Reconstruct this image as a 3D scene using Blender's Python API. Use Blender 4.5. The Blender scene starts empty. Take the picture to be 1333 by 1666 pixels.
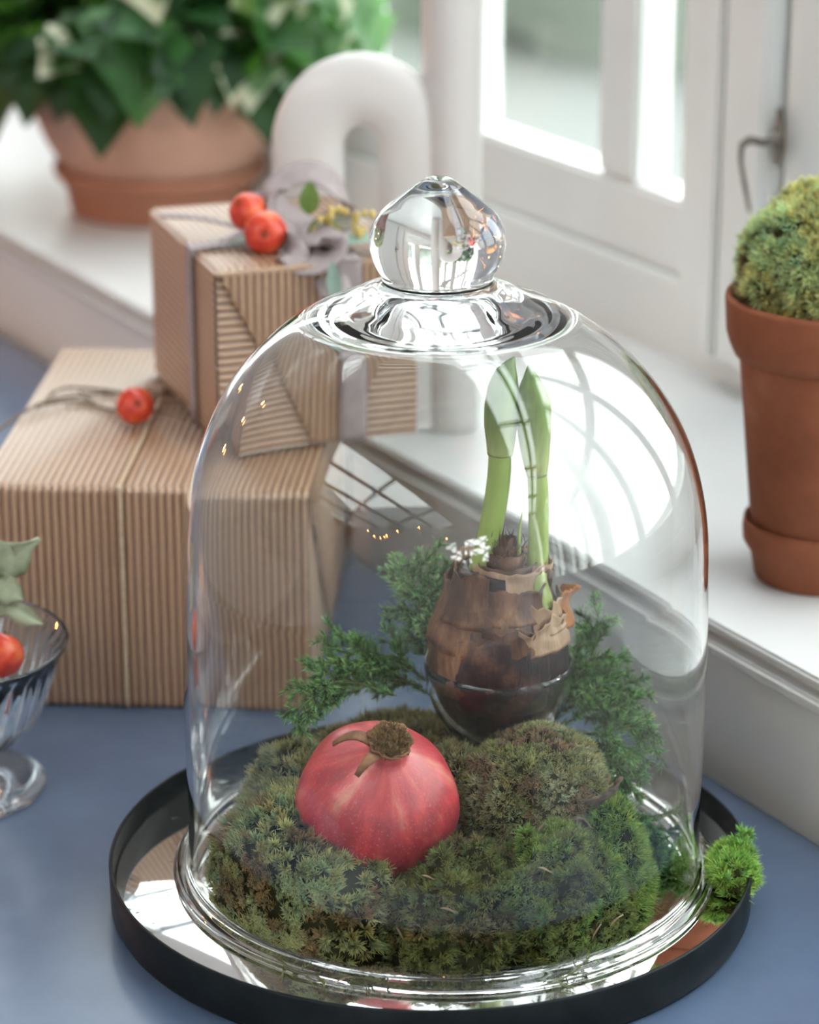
import bpy, bmesh, math, random
import numpy as np
from mathutils import Vector, Matrix, noise
from mathutils.bvhtree import BVHTree

random.seed(7); rng = np.random.default_rng(7)
S = bpy.context.scene
COL = S.collection
PI = math.pi

# ------------------------------------------------------------------ camera
F, PITCH, W, H = 4500., math.radians(20.), 1333, 1666
FW = np.array([0, math.cos(PITCH), -math.sin(PITCH)])
UP = np.array([0, math.sin(PITCH), math.cos(PITCH)])
RT = np.array([1., 0, 0])
CAM = np.array([-0.015873, -1.15343264, 0.59390612])
cd = bpy.data.cameras.new('camera'); cam = bpy.data.objects.new('camera', cd); COL.objects.link(cam)
cam.location = CAM; cam.rotation_euler = (PI/2-PITCH, 0, 0)
cd.sensor_fit = 'HORIZONTAL'; cd.sensor_width = 36; cd.lens = F/W*36
cd.clip_start = 0.05; cd.clip_end = 200
cd.dof.use_dof = True; cd.dof.focus_distance = 1.215; cd.dof.aperture_fstop = 8.3
S.camera = cam

# ------------------------------------------------------------------ sky, light, exposure
wd = bpy.data.worlds.new('overcast_sky'); S.world = wd; wd.use_nodes = True
nt = wd.node_tree; nt.nodes.clear()
wo = nt.nodes.new('ShaderNodeOutputWorld'); bg = nt.nodes.new('ShaderNodeBackground')
tc = nt.nodes.new('ShaderNodeTexCoord'); sx = nt.nodes.new('ShaderNodeSeparateXYZ'); cr = nt.nodes.new('ShaderNodeValToRGB')
nt.links.new(tc.outputs['Generated'], sx.inputs[0]); nt.links.new(sx.outputs['Z'], cr.inputs[0])
e = cr.color_ramp.elements
e[0].position = 0.0; e[0].color = (0.90, 0.905, 0.89, 1)
e[1].position = 0.9; e[1].color = (0.85, 0.88, 0.94, 1)
nt.links.new(cr.outputs[0], bg.inputs[0]); bg.inputs[1].default_value = 2.6
nt.links.new(bg.outputs[0], wo.inputs[0])

S.view_settings.view_transform = 'Standard'; S.view_settings.look = 'None'
S.view_settings.gamma = 1.0; S.view_settings.exposure = 1.72
S.view_settings.use_curve_mapping = False
cy = S.cycles
cy.max_bounces = 14; cy.transmission_bounces = 14; cy.glossy_bounces = 8; cy.diffuse_bounces = 6
cy.transparent_max_bounces = 24; cy.sample_clamp_indirect = 5.0; cy.use_denoising = True
cy.blur_glossy = 0.5

# ------------------------------------------------------------------ helpers: places
def ray(px, py): return FW + RT*((px-W/2)/F) - UP*((py-H/2)/F)
def on(px, py, h):                       # the point of the horizontal plane z = h seen there
    r = ray(px, py); t = (h-CAM[2])/r[2]; return CAM + t*r
def aty(px, py, y):                      # the point of the upright plane at depth y
    r = ray(px, py); t = (y-CAM[1])/r[1]; return CAM + t*r
WA = math.atan2(.509, .861)              # direction of the window wall's normal
NV = np.array([math.cos(WA), math.sin(WA), 0]); TV = np.array([-math.sin(WA), math.cos(WA), 0])
def nt_(n, t, z=0): return NV*n + TV*t + np.array([0, 0, z])
TABLE = -0.012; SILL = 0.07

# ------------------------------------------------------------------ helpers: objects
def thing(name, label, cat, loc=(0, 0, 0), rotz=0, group=None):
    o = bpy.data.objects.new(name, None); COL.objects.link(o)
    o.empty_display_size = 0.02
    o.location = loc; o.rotation_euler = (0, 0, rotz)
    tag(o, label, cat, group); return o
def tag(o, label, cat, group=None):
    o['label'] = label; o['category'] = cat
    if group: o['group'] = group
    return o
def mesh(name, v, f, m, parent=None, smooth=True, kind=None, col=None, loc=None, label=None):
    me = bpy.data.meshes.new(name)
    v = np.asarray(v, dtype=np.float32)
    if isinstance(f, np.ndarray):
        me.vertices.add(len(v)); me.vertices.foreach_set('co', v.ravel())
        k = f.shape[1]; me.loops.add(f.size); me.polygons.add(len(f))
        me.loops.foreach_set('vertex_index', f.ravel().astype(np.int32))
        me.polygons.foreach_set('loop_start', np.arange(0, f.size, k, dtype=np.int32))
        me.update(calc_edges=True)
    else:
        me.from_pydata([tuple(map(float, a)) for a in v], [], f); me.update()
    if smooth: me.shade_smooth()
    if col is not None:
        ca = me.color_attributes.new('Col', 'FLOAT_COLOR', 'POINT')
        c = np.ones((len(v), 4), dtype=np.float32); c[:, :3] = col
        ca.data.foreach_set('color', c.ravel())
    if m: me.materials.append(m)
    o = bpy.data.objects.new(name, me); COL.objects.link(o)
    if parent: o.parent = parent
    if kind: o['kind'] = kind
    if label: o['label'] = label
    if loc is not None: o.location = loc
    return o
def bmobj(name, bm, m, parent=None, smooth=False, **k):
    me = bpy.data.meshes.new(name); bm.normal_update(); bm.to_mesh(me); bm.free()
    if smooth: me.shade_smooth()
    if m: me.materials.append(m)
    o = bpy.data.objects.new(name, me); COL.objects.link(o)
    if parent: o.parent = parent
    for kk, vv in k.items(): o[kk] = vv
    return o
def boxbm(x0, x1, y0, y1, z0, z1, bev=0.0, bm=None):
    b2 = bmesh.new()
    bmesh.ops.create_cube(b2, size=1)
    for v in b2.verts:
        v.co = ((x0+x1)/2+v.co.x*(x1-x0), (y0+y1)/2+v.co.y*(y1-y0), (z0+z1)/2+v.co.z*(z1-z0))
    if bev: bmesh.ops.bevel(b2, geom=b2.edges[:], offset=bev, segments=2, affect='EDGES')
    return b2
def box(name, dims, m, parent=None, bev=0.001, **k): return bmobj(name, boxbm(*dims, bev=bev), m, parent, **k)
def lathe_vf(prof, seg=96, mod=None, closed=False):
    n = len(prof); v = []
    th = np.arange(seg)/seg*2*PI
    for r, z in prof:
        rr = np.full(seg, r)
        if mod is not None: rr = rr*mod(th, r, z)
        v.append(np.stack([rr*np.cos(th), rr*np.sin(th), np.full(seg, z)], 1))
    v = np.concatenate(v); f = []
    m = n if closed else n-1
    i, j = np.meshgrid(np.arange(m), np.arange(seg), indexing='ij'); i = i.ravel(); j = j.ravel()
    a = (i % n)*seg+j; b = (i % n)*seg+(j+1) % seg; c = ((i+1) % n)*seg+(j+1) % seg; d = ((i+1) % n)*seg+j
    return v, np.stack([a, b, c, d], 1)
def lathe(name, prof, m, parent=None, seg=96, mod=None, closed=False, **k):
    v, f = lathe_vf(prof, seg, mod, closed); return mesh(name, v, f, m, parent, **k)
def spline(pts, n):                      # Catmull-Rom
    P = np.asarray(pts, float); P = np.vstack([2*P[0]-P[1], P, 2*P[-1]-P[-2]])
    out = []; m = len(P)-3
    for q in np.linspace(0, m-1e-6, n):
        i = int(q); t = q-i; p0, p1, p2, p3 = P[i:i+4]
        out.append(.5*((2*p1)+(-p0+p2)*t+(2*p0-5*p1+4*p2-p3)*t*t+(-p0+3*p1-3*p2+p3)*t**3))
    return np.array(out)
def frames(P):
    T = np.gradient(P, axis=0); T /= np.linalg.norm(T, axis=1)[:, None]+1e-12
    a = np.array([0, 0, 1.]) if abs(T[0][2]) < .9 else np.array([1., 0, 0])
    n = np.cross(T[0], a); n /= np.linalg.norm(n); N = [n]
    for t in T[1:]:
        n = N[-1]-t*np.dot(N[-1], t); n /= np.linalg.norm(n)+1e-12; N.append(n)
    N = np.array(N); return T, N, np.cross(T, N)
def tube_vf(pts, rad, n=24, seg=12, flat=1.0):
    P = spline(pts, n) if len(pts) != n else np.asarray(pts, float)
    R = np.interp(np.linspace(0, 1, len(P)), np.linspace(0, 1, len(rad)), rad) if np.ndim(rad) else np.full(len(P), rad)
    T, N, B = frames(P); th = np.arange(seg)/seg*2*PI
    v = (P[:, None]+R[:, None, None]*(N[:, None]*np.cos(th)[None, :, None]+B[:, None]*np.sin(th)[None, :, None]*flat)).reshape(-1, 3)
    i, j = np.meshgrid(np.arange(len(P)-1), np.arange(seg), indexing='ij'); i = i.ravel(); j = j.ravel()
    f = np.stack([i*seg+j, i*seg+(j+1) % seg, (i+1)*seg+(j+1) % seg, (i+1)*seg+j], 1).tolist()
    f.append(list(range(seg))[::-1]); f.append([(len(P)-1)*seg+q for q in range(seg)])
    return v, f
def tube(name, pts, rad, m, parent=None, n=24, seg=12, **k):
    v, f = tube_vf(pts, rad, n, seg); return mesh(name, v, f, m, parent, **k)
def join(parts):
    V = []; Fs = []; o = 0
    for v, f in parts:
        v = np.asarray(v); V.append(v); Fs += [[i+o for i in q] for q in (f.tolist() if isinstance(f, np.ndarray) else f)]; o += len(v)
    return np.vstack(V), Fs
def nz(p, s=1.0): return noise.noise(Vector(p)*s)
def sheet(P, width, m, name, parent=None, side=None, thick=0.0006, wave=0.0, **k):   # a ribbon along P
    P = np.asarray(P, float); T, N, B = frames(P)
    if side is not None:
        sd = np.asarray(side, float); sd = np.tile(sd, (len(P), 1)) if sd.ndim == 1 else sd
        B = sd-T*np.sum(sd*T, axis=1)[:, None]; B /= np.linalg.norm(B, axis=1)[:, None]+1e-9
        N = np.cross(B, T)
    w = np.asarray(width)*np.ones(len(P)); c = 5; v = []
    for s in (1, -1):
        for q in np.linspace(-.5, .5, c):
            v.append(P+B*(w*q)[:, None]+N*(s*thick/2+wave*math.sin(q*7))[..., None] if np.ndim(wave) else P+B*(w*q)[:, None]+N*(s*thick/2+wave*math.sin(q*7)))
    v = np.stack(v, 1); L = len(P); k2 = 2*c; v = v.reshape(-1, 3); f = []
    ring = list(range(c))+list(range(2*c-1, c-1, -1))
    for i in range(L-1):
        for q in range(k2):
            a, b = ring[q], ring[(q+1) % k2]; f.append([i*k2+a, i*k2+b, (i+1)*k2+b, (i+1)*k2+a])
    f.append(ring[::-1]); f.append([(L-1)*k2+q for q in ring])
    return mesh(name, v, f, m, parent, **k)

# ------------------------------------------------------------------ materials
def mat(name, color=(.8, .8, .8), rough=.5, metal=0, spec=.5, **kw):
    m = bpy.data.materials.new(name); m.use_nodes = True; t = m.node_tree; b = t.nodes['Principled BSDF']
    b.inputs['Base Color'].default_value = (*color, 1); b.inputs['Roughness'].default_value = rough
    b.inputs['Metallic'].default_value = metal; b.inputs['Specular IOR Level'].default_value = spec
    for k, v in kw.items(): b.inputs[k.replace('_', ' ')].default_value = v
    return m
def nodes(m): return m.node_tree, m.node_tree.nodes['Principled BSDF']
def noisecol(m, stops, scale=5, detail=6, rough=.6, stretch=(1, 1, 1), distort=0, bump=0, bscale=None, coord='Object'):
    t, b = nodes(m); N = t.nodes; L = t.links
    tc = N.new('ShaderNodeTexCoord'); mp = N.new('ShaderNodeMapping'); mp.inputs['Scale'].default_value = stretch
    L.new(tc.outputs[coord], mp.inputs[0])
    nn = N.new('ShaderNodeTexNoise'); nn.inputs['Scale'].default_value = scale; nn.inputs['Detail'].default_value = detail
    nn.inputs['Roughness'].default_value = rough; nn.inputs['Distortion'].default_value = distort
    L.new(mp.outputs[0], nn.inputs['Vector'])
    r = N.new('ShaderNodeValToRGB'); el = r.color_ramp.elements
    while len(el) < len(stops): el.new(.5)
    for q, (p, c) in zip(el, stops): q.position = p; q.color = (*c, 1)
    L.new(nn.outputs[0], r.inputs[0]); L.new(r.outputs[0], b.inputs['Base Color'])
    if bump:
        n2 = N.new('ShaderNodeTexNoise'); n2.inputs['Scale'].default_value = bscale or scale*4; n2.inputs['Detail'].default_value = 6
        L.new(mp.outputs[0], n2.inputs['Vector'])
        bp = N.new('ShaderNodeBump'); bp.inputs['Strength'].default_value = bump; bp.inputs['Distance'].default_value = .001
        L.new(n2.outputs[0], bp.inputs['Height']); L.new(bp.outputs[0], b.inputs['Normal'])
    return m, r
def vcol(m, gain=1.0):
    t, b = nodes(m); a = t.nodes.new('ShaderNodeVertexColor'); a.layer_name = 'Col'
    t.links.new(a.outputs[0], b.inputs['Base Color']); return m
def translucent(m, amt=.4, tint=None):
    t, b = nodes(m); N = t.nodes; L = t.links
    tr = N.new('ShaderNodeBsdfTranslucent'); mx = N.new('ShaderNodeMixShader'); mx.inputs[0].default_value = amt
    src = b.inputs['Base Color'].links[0].from_socket if b.inputs['Base Color'].links else None
    if src: L.new(src, tr.inputs[0])
    else: tr.inputs[0].default_value = b.inputs['Base Color'].default_value
    if tint: 
        for l in list(tr.inputs[0].links): L.remove(l)
        tr.inputs[0].default_value = (*tint, 1)
    out = [n for n in N if n.type == 'OUTPUT_MATERIAL'][0]
    L.new(b.outputs[0], mx.inputs[1]); L.new(tr.outputs[0], mx.inputs[2]); L.new(mx.outputs[0], out.inputs[0]); return m
def glass(name, color=(1, 1, 1), ior=1.5, rough=0):
    m = bpy.data.materials.new(name); m.use_nodes = True; t = m.node_tree; t.nodes.clear()
    g = t.nodes.new('ShaderNodeBsdfGlass'); g.inputs['Color'].default_value = (*color, 1); g.inputs['IOR'].default_value = ior
    g.inputs['Roughness'].default_value = rough
    o = t.nodes.new('ShaderNodeOutputMaterial'); t.links.new(g.outputs[0], o.inputs[0]); return m
def pane_glass(name, color=(.97, 1, .98), base=.05):
    m = bpy.data.materials.new(name); m.use_nodes = True; t = m.node_tree; t.nodes.clear(); N = t.nodes; L = t.links
    tr = N.new('ShaderNodeBsdfTransparent'); tr.inputs[0].default_value = (*color, 1)
    gl = N.new('ShaderNodeBsdfGlossy'); gl.inputs['Roughness'].default_value = 0.0
    lw = N.new('ShaderNodeLayerWeight'); lw.inputs[0].default_value = .5
    pw = N.new('ShaderNodeMath'); pw.operation = 'POWER'; pw.inputs[1].default_value = 5; L.new(lw.outputs['Facing'], pw.inputs[0])
    ma = N.new('ShaderNodeMath'); ma.operation = 'MULTIPLY_ADD'; ma.inputs[1].default_value = .9; ma.inputs[2].default_value = base; L.new(pw.outputs[0], ma.inputs[0])
    mx = N.new('ShaderNodeMixShader'); L.new(ma.outputs[0], mx.inputs[0]); L.new(tr.outputs[0], mx.inputs[1]); L.new(gl.outputs[0], mx.inputs[2])
    o = N.new('ShaderNodeOutputMaterial'); L.new(mx.outputs[0], o.inputs[0]); return m

M = {}
M['white'] = noisecol(mat('white_gloss_paint', rough=.32), [(0.3, (.68, .70, .69)), (.7, (.73, .75, .74))], scale=9, detail=3, bump=.05, bscale=40)[0]
M['wall'] = noisecol(mat('white_wall_paint', rough=.6), [(0.3, (.68, .70, .69)), (.7, (.73, .75, .74))], scale=4, detail=4, bump=.08, bscale=60)[0]
M['sill'] = noisecol(mat('sill_paint', rough=.32), [(0.3, (.57, .575, .57)), (.7, (.62, .625, .62))], scale=9, detail=3, bump=.05, bscale=40)[0]
M['board'] = noisecol(mat('board_paint', rough=.38), [(0.3, (.74, .75, .73)), (.7, (.79, .80, .78))], scale=5, detail=4, bump=.04, bscale=60)[0]
M['table'] = noisecol(mat('slate_blue_paint', rough=.24, spec=.6), [(0.3, (.078, .115, .185)), (.7, (.10, .142, .225))], scale=14, detail=8, bump=.03, bscale=220)[0]
M['black'] = noisecol(mat('black_enamel', rough=.38, spec=.12), [(0.3, (.006, .008, .009)), (.7, (.012, .016, .018))], scale=60, bump=.03, bscale=500)[0]
M['plaster'] = noisecol(mat('warm_grey_plaster', rough=.8), [(.3, (.36, .375, .41)), (.7, (.41, .425, .46))], scale=4)[0]
M['ceil'] = noisecol(mat('pale_ceiling', rough=.8), [(.3, (.72, .75, .79)), (.7, (.76, .79, .83))], scale=4)[0]
M['floor'] = noisecol(mat('floorboards', rough=.5), [(0.3, (.07, .068, .065)), (.7, (.10, .097, .093))], scale=3, stretch=(1, 8, 1))[0]
M['clear'] = glass('clear_glass', (.995, 1.0, .997), 1.47)
M['pressed'] = glass('pressed_glass', (.985, .995, 1.0), 1.5)
M['pane'] = pane_glass('window_glass')
M['dark_bar'] = mat('dark_roof_bar', (.10, .11, .13), .5)

# ------------------------------------------------------------------ setting
def struct(o): o['kind'] = 'structure'; return o
def wallthing(name):
    o = bpy.data.objects.new(name, None); COL.objects.link(o); o.rotation_euler = (0, 0, WA); o['kind'] = 'structure'; return o

FLOOR = -0.78
fl = struct(box('floor', (-2.6, 2.2, -2.6, 2.6, FLOOR-.05, FLOOR), M['floor'], bev=0))
# window wall in its own frame: x = out through the window, y = away from the camera
wr = wallthing('wall_right')
T0, T1 = -2.4, 2.3
box('lower_panel', (.191, .24, T0, T1, FLOOR, .052), M['board'], wr, .001)
box('window_breast', (.430, .50, T0, T1, SILL-.03, .122), M['wall'], wr, .001)
# openings: (t0, t1)
ops = [(-2.0, -1.3), (-1.22, -.62), (-.56, .14), (.405, 1.06), (1.14, 1.66), (1.74, 2.25)]
ZT = 1.02
edges = [T0]+[q for o_ in ops for q in o_]+[T1]
for i in range(0, len(edges), 2):
    box('wall_pier', (.430, .50, edges[i], edges[i+1], .122, ZT), M['wall'], wr, .001)
box('wall_head', (.430, .50, T0, T1, ZT, 1.20), M['wall'], wr, .001)

sill = struct(bpy.data.objects.new('trim_1', None)); COL.objects.link(sill); sill.rotation_euler = (0, 0, WA)
sill['label'] = 'white painted window sill board with stepped nosing'
box('sill_board', (.1805, .435, T0, T1, SILL-.0055, SILL), M['sill'], sill, .0016)
box('sill_groove', (.186, .43, T0, T1, SILL-.0095, SILL-.0055), M['board'], sill, .0004)
box('sill_bead', (.1775, .43, T0, T1, SILL-.0175, SILL-.0095), M['sill'], sill, .002)

for wi, (a, b) in enumerate(ops):
    wnd = wallthing('window_%d' % (wi+1))
    zb = .122
    w = b-a
    box('bottom_rail', (.438, .472, a-.02, b+.02, zb, .172), M['white'], wnd, .003)
    box('top_rail', (.438, .472, a-.02, b+.02, ZT-.05, ZT), M['white'], wnd, .003)
    box('stile', (.438, .472, a-.02, a+.008, .172, ZT-.05), M['white'], wnd, .003)
    box('stile', (.438, .472, b-.03, b+.02, .172, ZT-.05), M['white'], wnd, .003)
    bars = [.5055, .715, .88] if wi == 3 else [a+(b-a)*k/3 for k in (1, 2)]
    for c_ in bars:
        box('muntin', (.440, .470, c_-.0225, c_+.0225, .172, ZT-.05), M['white'], wnd, .003)
    xs = [a]+bars+[b]
    for k in range(len(xs)-1):
        for z0, z1 in ((.172, .56), (.60, ZT-.05)):
            box('pane', (.453, .457, xs[k]+(.0225 if k else .008), xs[k+1]-.0225, z0, z1), M['pane'], wnd, 0)
        box('crossbar', (.442, .468, xs[k]+(.0225 if k else .008), xs[k+1]-.0225, .56, .60), M['white'], wnd, .003)

# casement trim right of the visible window, beside the hook
tr = wallthing('trim_2'); tr['label'] = 'white painted casement boards with a dark open joint'
box('jamb_board', (.422, .432, .374, .408, .11, ZT), M['white'], tr, .002)
box('closing_stile', (.410, .432, .3545, .370, .09, ZT), M['white'], tr, .002)
box('closing_stile', (.410, .432, .322, .3505, .09, ZT), M['white'], tr, .002)
box('edge_bead', (.402, .432, .300, .318, .09, ZT), M['white'], tr, .003)
box('edge_bead', (.414, .432, .150, .296, .09, ZT), M['white'], tr, .003)

# rest of the room behind the camera
bk = struct(bpy.data.objects.new('wall_back', None)); COL.objects.link(bk)
box('wall_base', (-2.6, 2.2, -2.65, -2.6, FLOOR, 1.7), M['plaster'], bk, 0)
lw = struct(bpy.data.objects.new('wall_left', None)); COL.objects.link(lw)
box('wall_base', (-2.65, -2.6, -2.6, 2.6, FLOOR, 1.7), M['plaster'], lw, 0)
fw_ = struct(bpy.data.objects.new('wall_far', None)); COL.objects.link(fw_)
box('wall_base', (-2.6, -1.0, 2.3, 2.35, FLOOR, 1.7), M['plaster'], fw_, 0)
ce = struct(bpy.data.objects.new('ceiling', None)); COL.objects.link(ce); ce.rotation_euler = (0, 0, WA)
# unseen skylight added as fill light, in the boarded part left of the viewer
SK = (-3.2, -1.15, -2.2, 0.1)
box('ceiling_board', (SK[1], .16, -2.9, 2.9, 1.24, 1.30), M['ceil'], ce, 0)
box('ceiling_board', (-3.8, SK[0], -2.9, 2.9, 1.24, 1.30), M['ceil'], ce, 0)
box('ceiling_board', (SK[0], SK[1], SK[3], 2.9, 1.24, 1.30), M['ceil'], ce, 0)
box('ceiling_board', (SK[0], SK[1], -2.9, SK[2], 1.24, 1.30), M['ceil'], ce, 0)
for q in (-1.6, -.75): box('fill_skylight_bar', (SK[0], SK[1], q-.02, q+.02, 1.25, 1.29), M['dark_bar'], ce, .002)
for q in (-2.7, -2.15, -1.6): box('fill_skylight_bar', (q-.02, q+.02, SK[2], SK[3], 1.25, 1.29), M['dark_bar'], ce, .002)
box('fill_skylight_pane', (SK[0], SK[1], SK[2], SK[3], 1.265, 1.269), M['pane'], ce, 0)
# glazed veranda roof: rafters with glass between
for i in range(9):
    y = -2.4+i*.6
    box('rafter', (.16, .50, y-.012, y+.012, 1.22, 1.26), M['dark_bar'], ce, .002)
for i in range(8):
    y = -2.4+i*.6
    box('roof_pane', (.16, .50, y+.012, y+.588, 1.24, 1.244), M['pane'], ce, 0)
for x in (.40,):
    box('purlin', (x-.014, x+.014, -2.4, 2.4, 1.27, 1.29), M['dark_bar'], ce, .002)

# outdoors
M['lawn'] = noisecol(mat('pale_lawn', rough=.9), [(.3, (.11, .114, .104)), (.7, (.128, .132, .12))], scale=.8, detail=8)[0]
gd = struct(mesh('ground_outside', [(-60, -60, -1.2), (60, -60, -1.2), (60, 60, -1.2), (-60, 60, -1.2)], [[0, 1, 2, 3]], M['lawn'], smooth=False))
M['hedge'] = noisecol(mat('hedge_green', rough=.8), [(.3, (.135, .155, .13)), (.7, (.17, .185, .155))], scale=3, detail=8)[0]
def bush(c, r, lab):
    bm = bmesh.new(); bmesh.ops.create_icosphere(bm, subdivisions=4, radius=1)
    for v in bm.verts:
        p = v.co.copy(); k = 1+.28*noise.noise(p*2.3+Vector(c))+.14*noise.noise(p*7)
        v.co = Vector((p.x*r[0]*k, p.y*r[1]*k, max(-.3, p.z)*r[2]*k))
    o = bmobj('garden_shrub', bm, M['hedge'], smooth=True); o.location = c
    tag(o, lab, 'shrub'); return o
bush(tuple(nt_(6.2, 7.5, -1.0)), (1.8, 1.8, 1.7), 'blurred green garden shrub seen outside through the near window pane')
bush(tuple(nt_(7.5, 12.5, -1.0)), (2.2, 2.2, 2.4), 'blurred tall garden shrub outside behind the leafy plant')

# ------------------------------------------------------------------ table
tb = thing('table', 'slate blue painted table under the tray and the gifts', 'table', nt_(0, 0, FLOOR), WA)
h0 = TABLE-FLOOR
TP = [(.179, 1.55), (-.36, 1.55), (-.36, -.005), (-.27, -.095), (.035, -.268), (.179, -.268)]
v = [(x, y, h0) for x, y in TP]+[(x, y, h0-.028) for x, y in TP]; k_ = len(TP)
o = mesh('tabletop', v, [list(range(k_)), list(range(2*k_-1, k_-1, -1))]+[[i+k_, (i+1) % k_+k_, (i+1) % k_, i] for i in range(k_)], M['table'], tb, smooth=False)
bv_ = o.modifiers.new('edge', 'BEVEL'); bv_.width = .002; bv_.segments = 2
for (x, y) in ((-.30, .06), (-.30, 1.49), (.12, -.20), (.12, 1.49)):
    box('leg', (x-.03, x+.03, y-.03, y+.03, 0, h0-.03), M['table'], tb, .004)
box('apron', (-.32, -.29, .09, 1.45, h0-.13, h0-.03), M['table'], tb, .002)

# ------------------------------------------------------------------ tray with a foxed mirror
tx, ty = -.0061, -.004
tray = thing('tray', 'round black rimmed metal tray with speckled mirror base under the glass dome', 'tray', (tx, ty, TABLE))
R = .148
z0 = -TABLE
lathe('tray_pan', [(0, 0.0), (R-.004, 0), (R-.001, .001), (R, .003), (R+.0003, z0+.0095), (R-.0002, z0+.0103), (R-.0011, z0+.0103), (R-.0016, z0+.0095),
                   (R-.0018, z0-.0035), (R-.003, z0-.004), (0, z0-.004)], M['black'], tray, 160)
mm = mat('foxed_mirror', (.88, .88, .86), .03, 1)
t, b = nodes(mm); N = t.nodes; L = t.links
tc = N.new('ShaderNodeTexCoord')
n1 = N.new('ShaderNodeTexNoise'); n1.inputs['Scale'].default_value = 210; n1.inputs['Detail'].default_value = 4; n1.inputs['Roughness'].default_value = .7
n2 = N.new('ShaderNodeTexNoise'); n2.inputs['Scale'].default_value = 26; n2.inputs['Detail'].default_value = 8; n2.inputs['Roughness'].default_value = .75
L.new(tc.outputs['Object'], n1.inputs['Vector']); L.new(tc.outputs['Object'], n2.inputs['Vector'])
r1 = N.new('ShaderNodeValToRGB'); r1.color_ramp.elements[0].position = .66; r1.color_ramp.elements[1].position = .70
r2 = N.new('ShaderNodeValToRGB'); r2.color_ramp.elements[0].position = .60; r2.color_ramp.elements[1].position = .68
L.new(n1.outputs[0], r1.inputs[0]); L.new(n2.outputs[0], r2.inputs[0])
mxm = N.new('ShaderNodeMix'); mxm.data_type = 'RGBA'; mxm.inputs['A'].default_value = (.88, .88, .86, 1); mxm.inputs['B'].default_value = (.09, .08, .07, 1)
L.new(r1.outputs[0], mxm.inputs['Factor']); L.new(mxm.outputs['Result'], b.inputs['Base Color'])
mr = N.new('ShaderNodeMapRange'); mr.inputs['To Min'].default_value = .03; mr.inputs['To Max'].default_value = .32
L.new(r2.outputs[0], mr.inputs[0]); L.new(mr.outputs[0], b.inputs['Roughness'])
lathe('mirror', [(0, z0-.0035), (R-.0022, z0-.0035), (R-.0022, z0-.0005), (R-.0032, z0), (0, z0)], mm, tray, 160, label='speckled antique mirror glass')

# ------------------------------------------------------------------ glass dome
dome = thing('glass_dome', 'clear glass bell dome with onion shaped knob covering the moss display on the tray', 'glass dome', (0, 0, .0003))
Z0, HH, PP, QQ, R1, R0 = .15256, .12521, 2.092, 2.2006, .1171, .1174
TH = .0024
def outer():
    P = [(.1244, 0.0002), (.1252, .0010), (.1254, .0022), (.1248, .0034), (.1225, .0042), (.1200, .0056), (.1186, .0085), (.1180, .014)]
    for q in np.linspace(.03, Z0, 12): P.append((R0+(.1186-R0)*math.sin(PI*min(1, (q-.03)/(Z0-.03)))*1.0-(R0-R1)*(q-.03)/(Z0-.03), q))
    for q in np.linspace(0.02, 1, 60):
        r = R1*max(0, 1-q**PP)**(1/QQ); P.append((r, Z0+HH*q))
    return P
op = outer()
oc = [p for p in op if p[0] > .037]
# shoulder up to the neck, then the knob
zsh = oc[-1][1]
body_top = [(.0345, .2752), (.0315, .2761), (.0288, .2768), (.0268, .2776), (.0252, .2786), (.0243, .2797)]
oc = oc+body_top
knob = [(.0243, .2797), (.0241, .2810), (.0247, .2828), (.0262, .2856), (.0277, .2886), (.0289, .2925), (.0295, .2966), (.0292, .3006), (.0282, .3038),
        (.0265, .3072), (.0243, .3101), (.0216, .3126), (.0186, .3150), (.0157, .3174), (.0129, .3196), (.0104, .3216), (.0082, .3233), (.0058, .3246), (.0032, .32515), (.0001, .3254)]
def smooth_prof(P, n):
    P = np.array(P); s = np.r_[0, np.cumsum(np.hypot(*np.diff(P, axis=0).T))]
    Q = spline(P, n*3); s2 = np.r_[0, np.cumsum(np.hypot(*np.diff(Q, axis=0).T))]; u = np.linspace(0, s2[-1], n)
    return [(float(np.interp(a, s2, Q[:, 0])), float(np.interp(a, s2, Q[:, 1]))) for a in u]
inner = []
for (r, z) in op:
    if z < .0045: continue
    if r < .044: break
    k = 1.0
    inner.append((r-TH*min(1, (r/.118))**1, z-.0) if z < Z0 else None)
inner = [p for p in inner if p]
for q in np.linspace(0.02, 1, 70):
    r = (R1-TH)*max(0, 1-q**PP)**(1/QQ); z = Z0+(HH-.0028)*q
    # the wall thickens into a lens under the knob
    s = min(1, max(0, (.060-r)/.030)); s = s*s*(3-2*s)
    inner.append((max(r, .0004), z-.0085*s))
base_in = [(.1150, .0010), (.1210, .0002)]
full = [(.1210, .0002)]+[(.1155, .0012)]+inner     # bottom lip then the inside up to the axis
bodyprof = smooth_prof([(.1200, 0.0001)]+op[:0]+oc, 200) if False else oc
v1, f1 = lathe_vf([(.1205, .0001)]+oc, 192)
v2, f2 = lathe_vf(([(.1205, .0001), (.1168, .0006), (.1152, .0030)]+inner)[::-1], 192)
bv = np.vstack([v1, v2]); bf = np.vstack([f1, f2+len(v1)])
body = mesh('bell', bv, bf, M['clear'], dome)
kn = lathe('knob', smooth_prof(knob, 70), M['clear'], dome, 128)
# the knob leans a few millimetres to the left: shear the top of both parts alike (a hand-blown lean)
for o in (body, kn):
    for v in o.data.vertices:
        s = min(1, max(0, (v.co.z-.20)/.09)); v.co.x -= .0038*s*s*(3-2*s)
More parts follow.
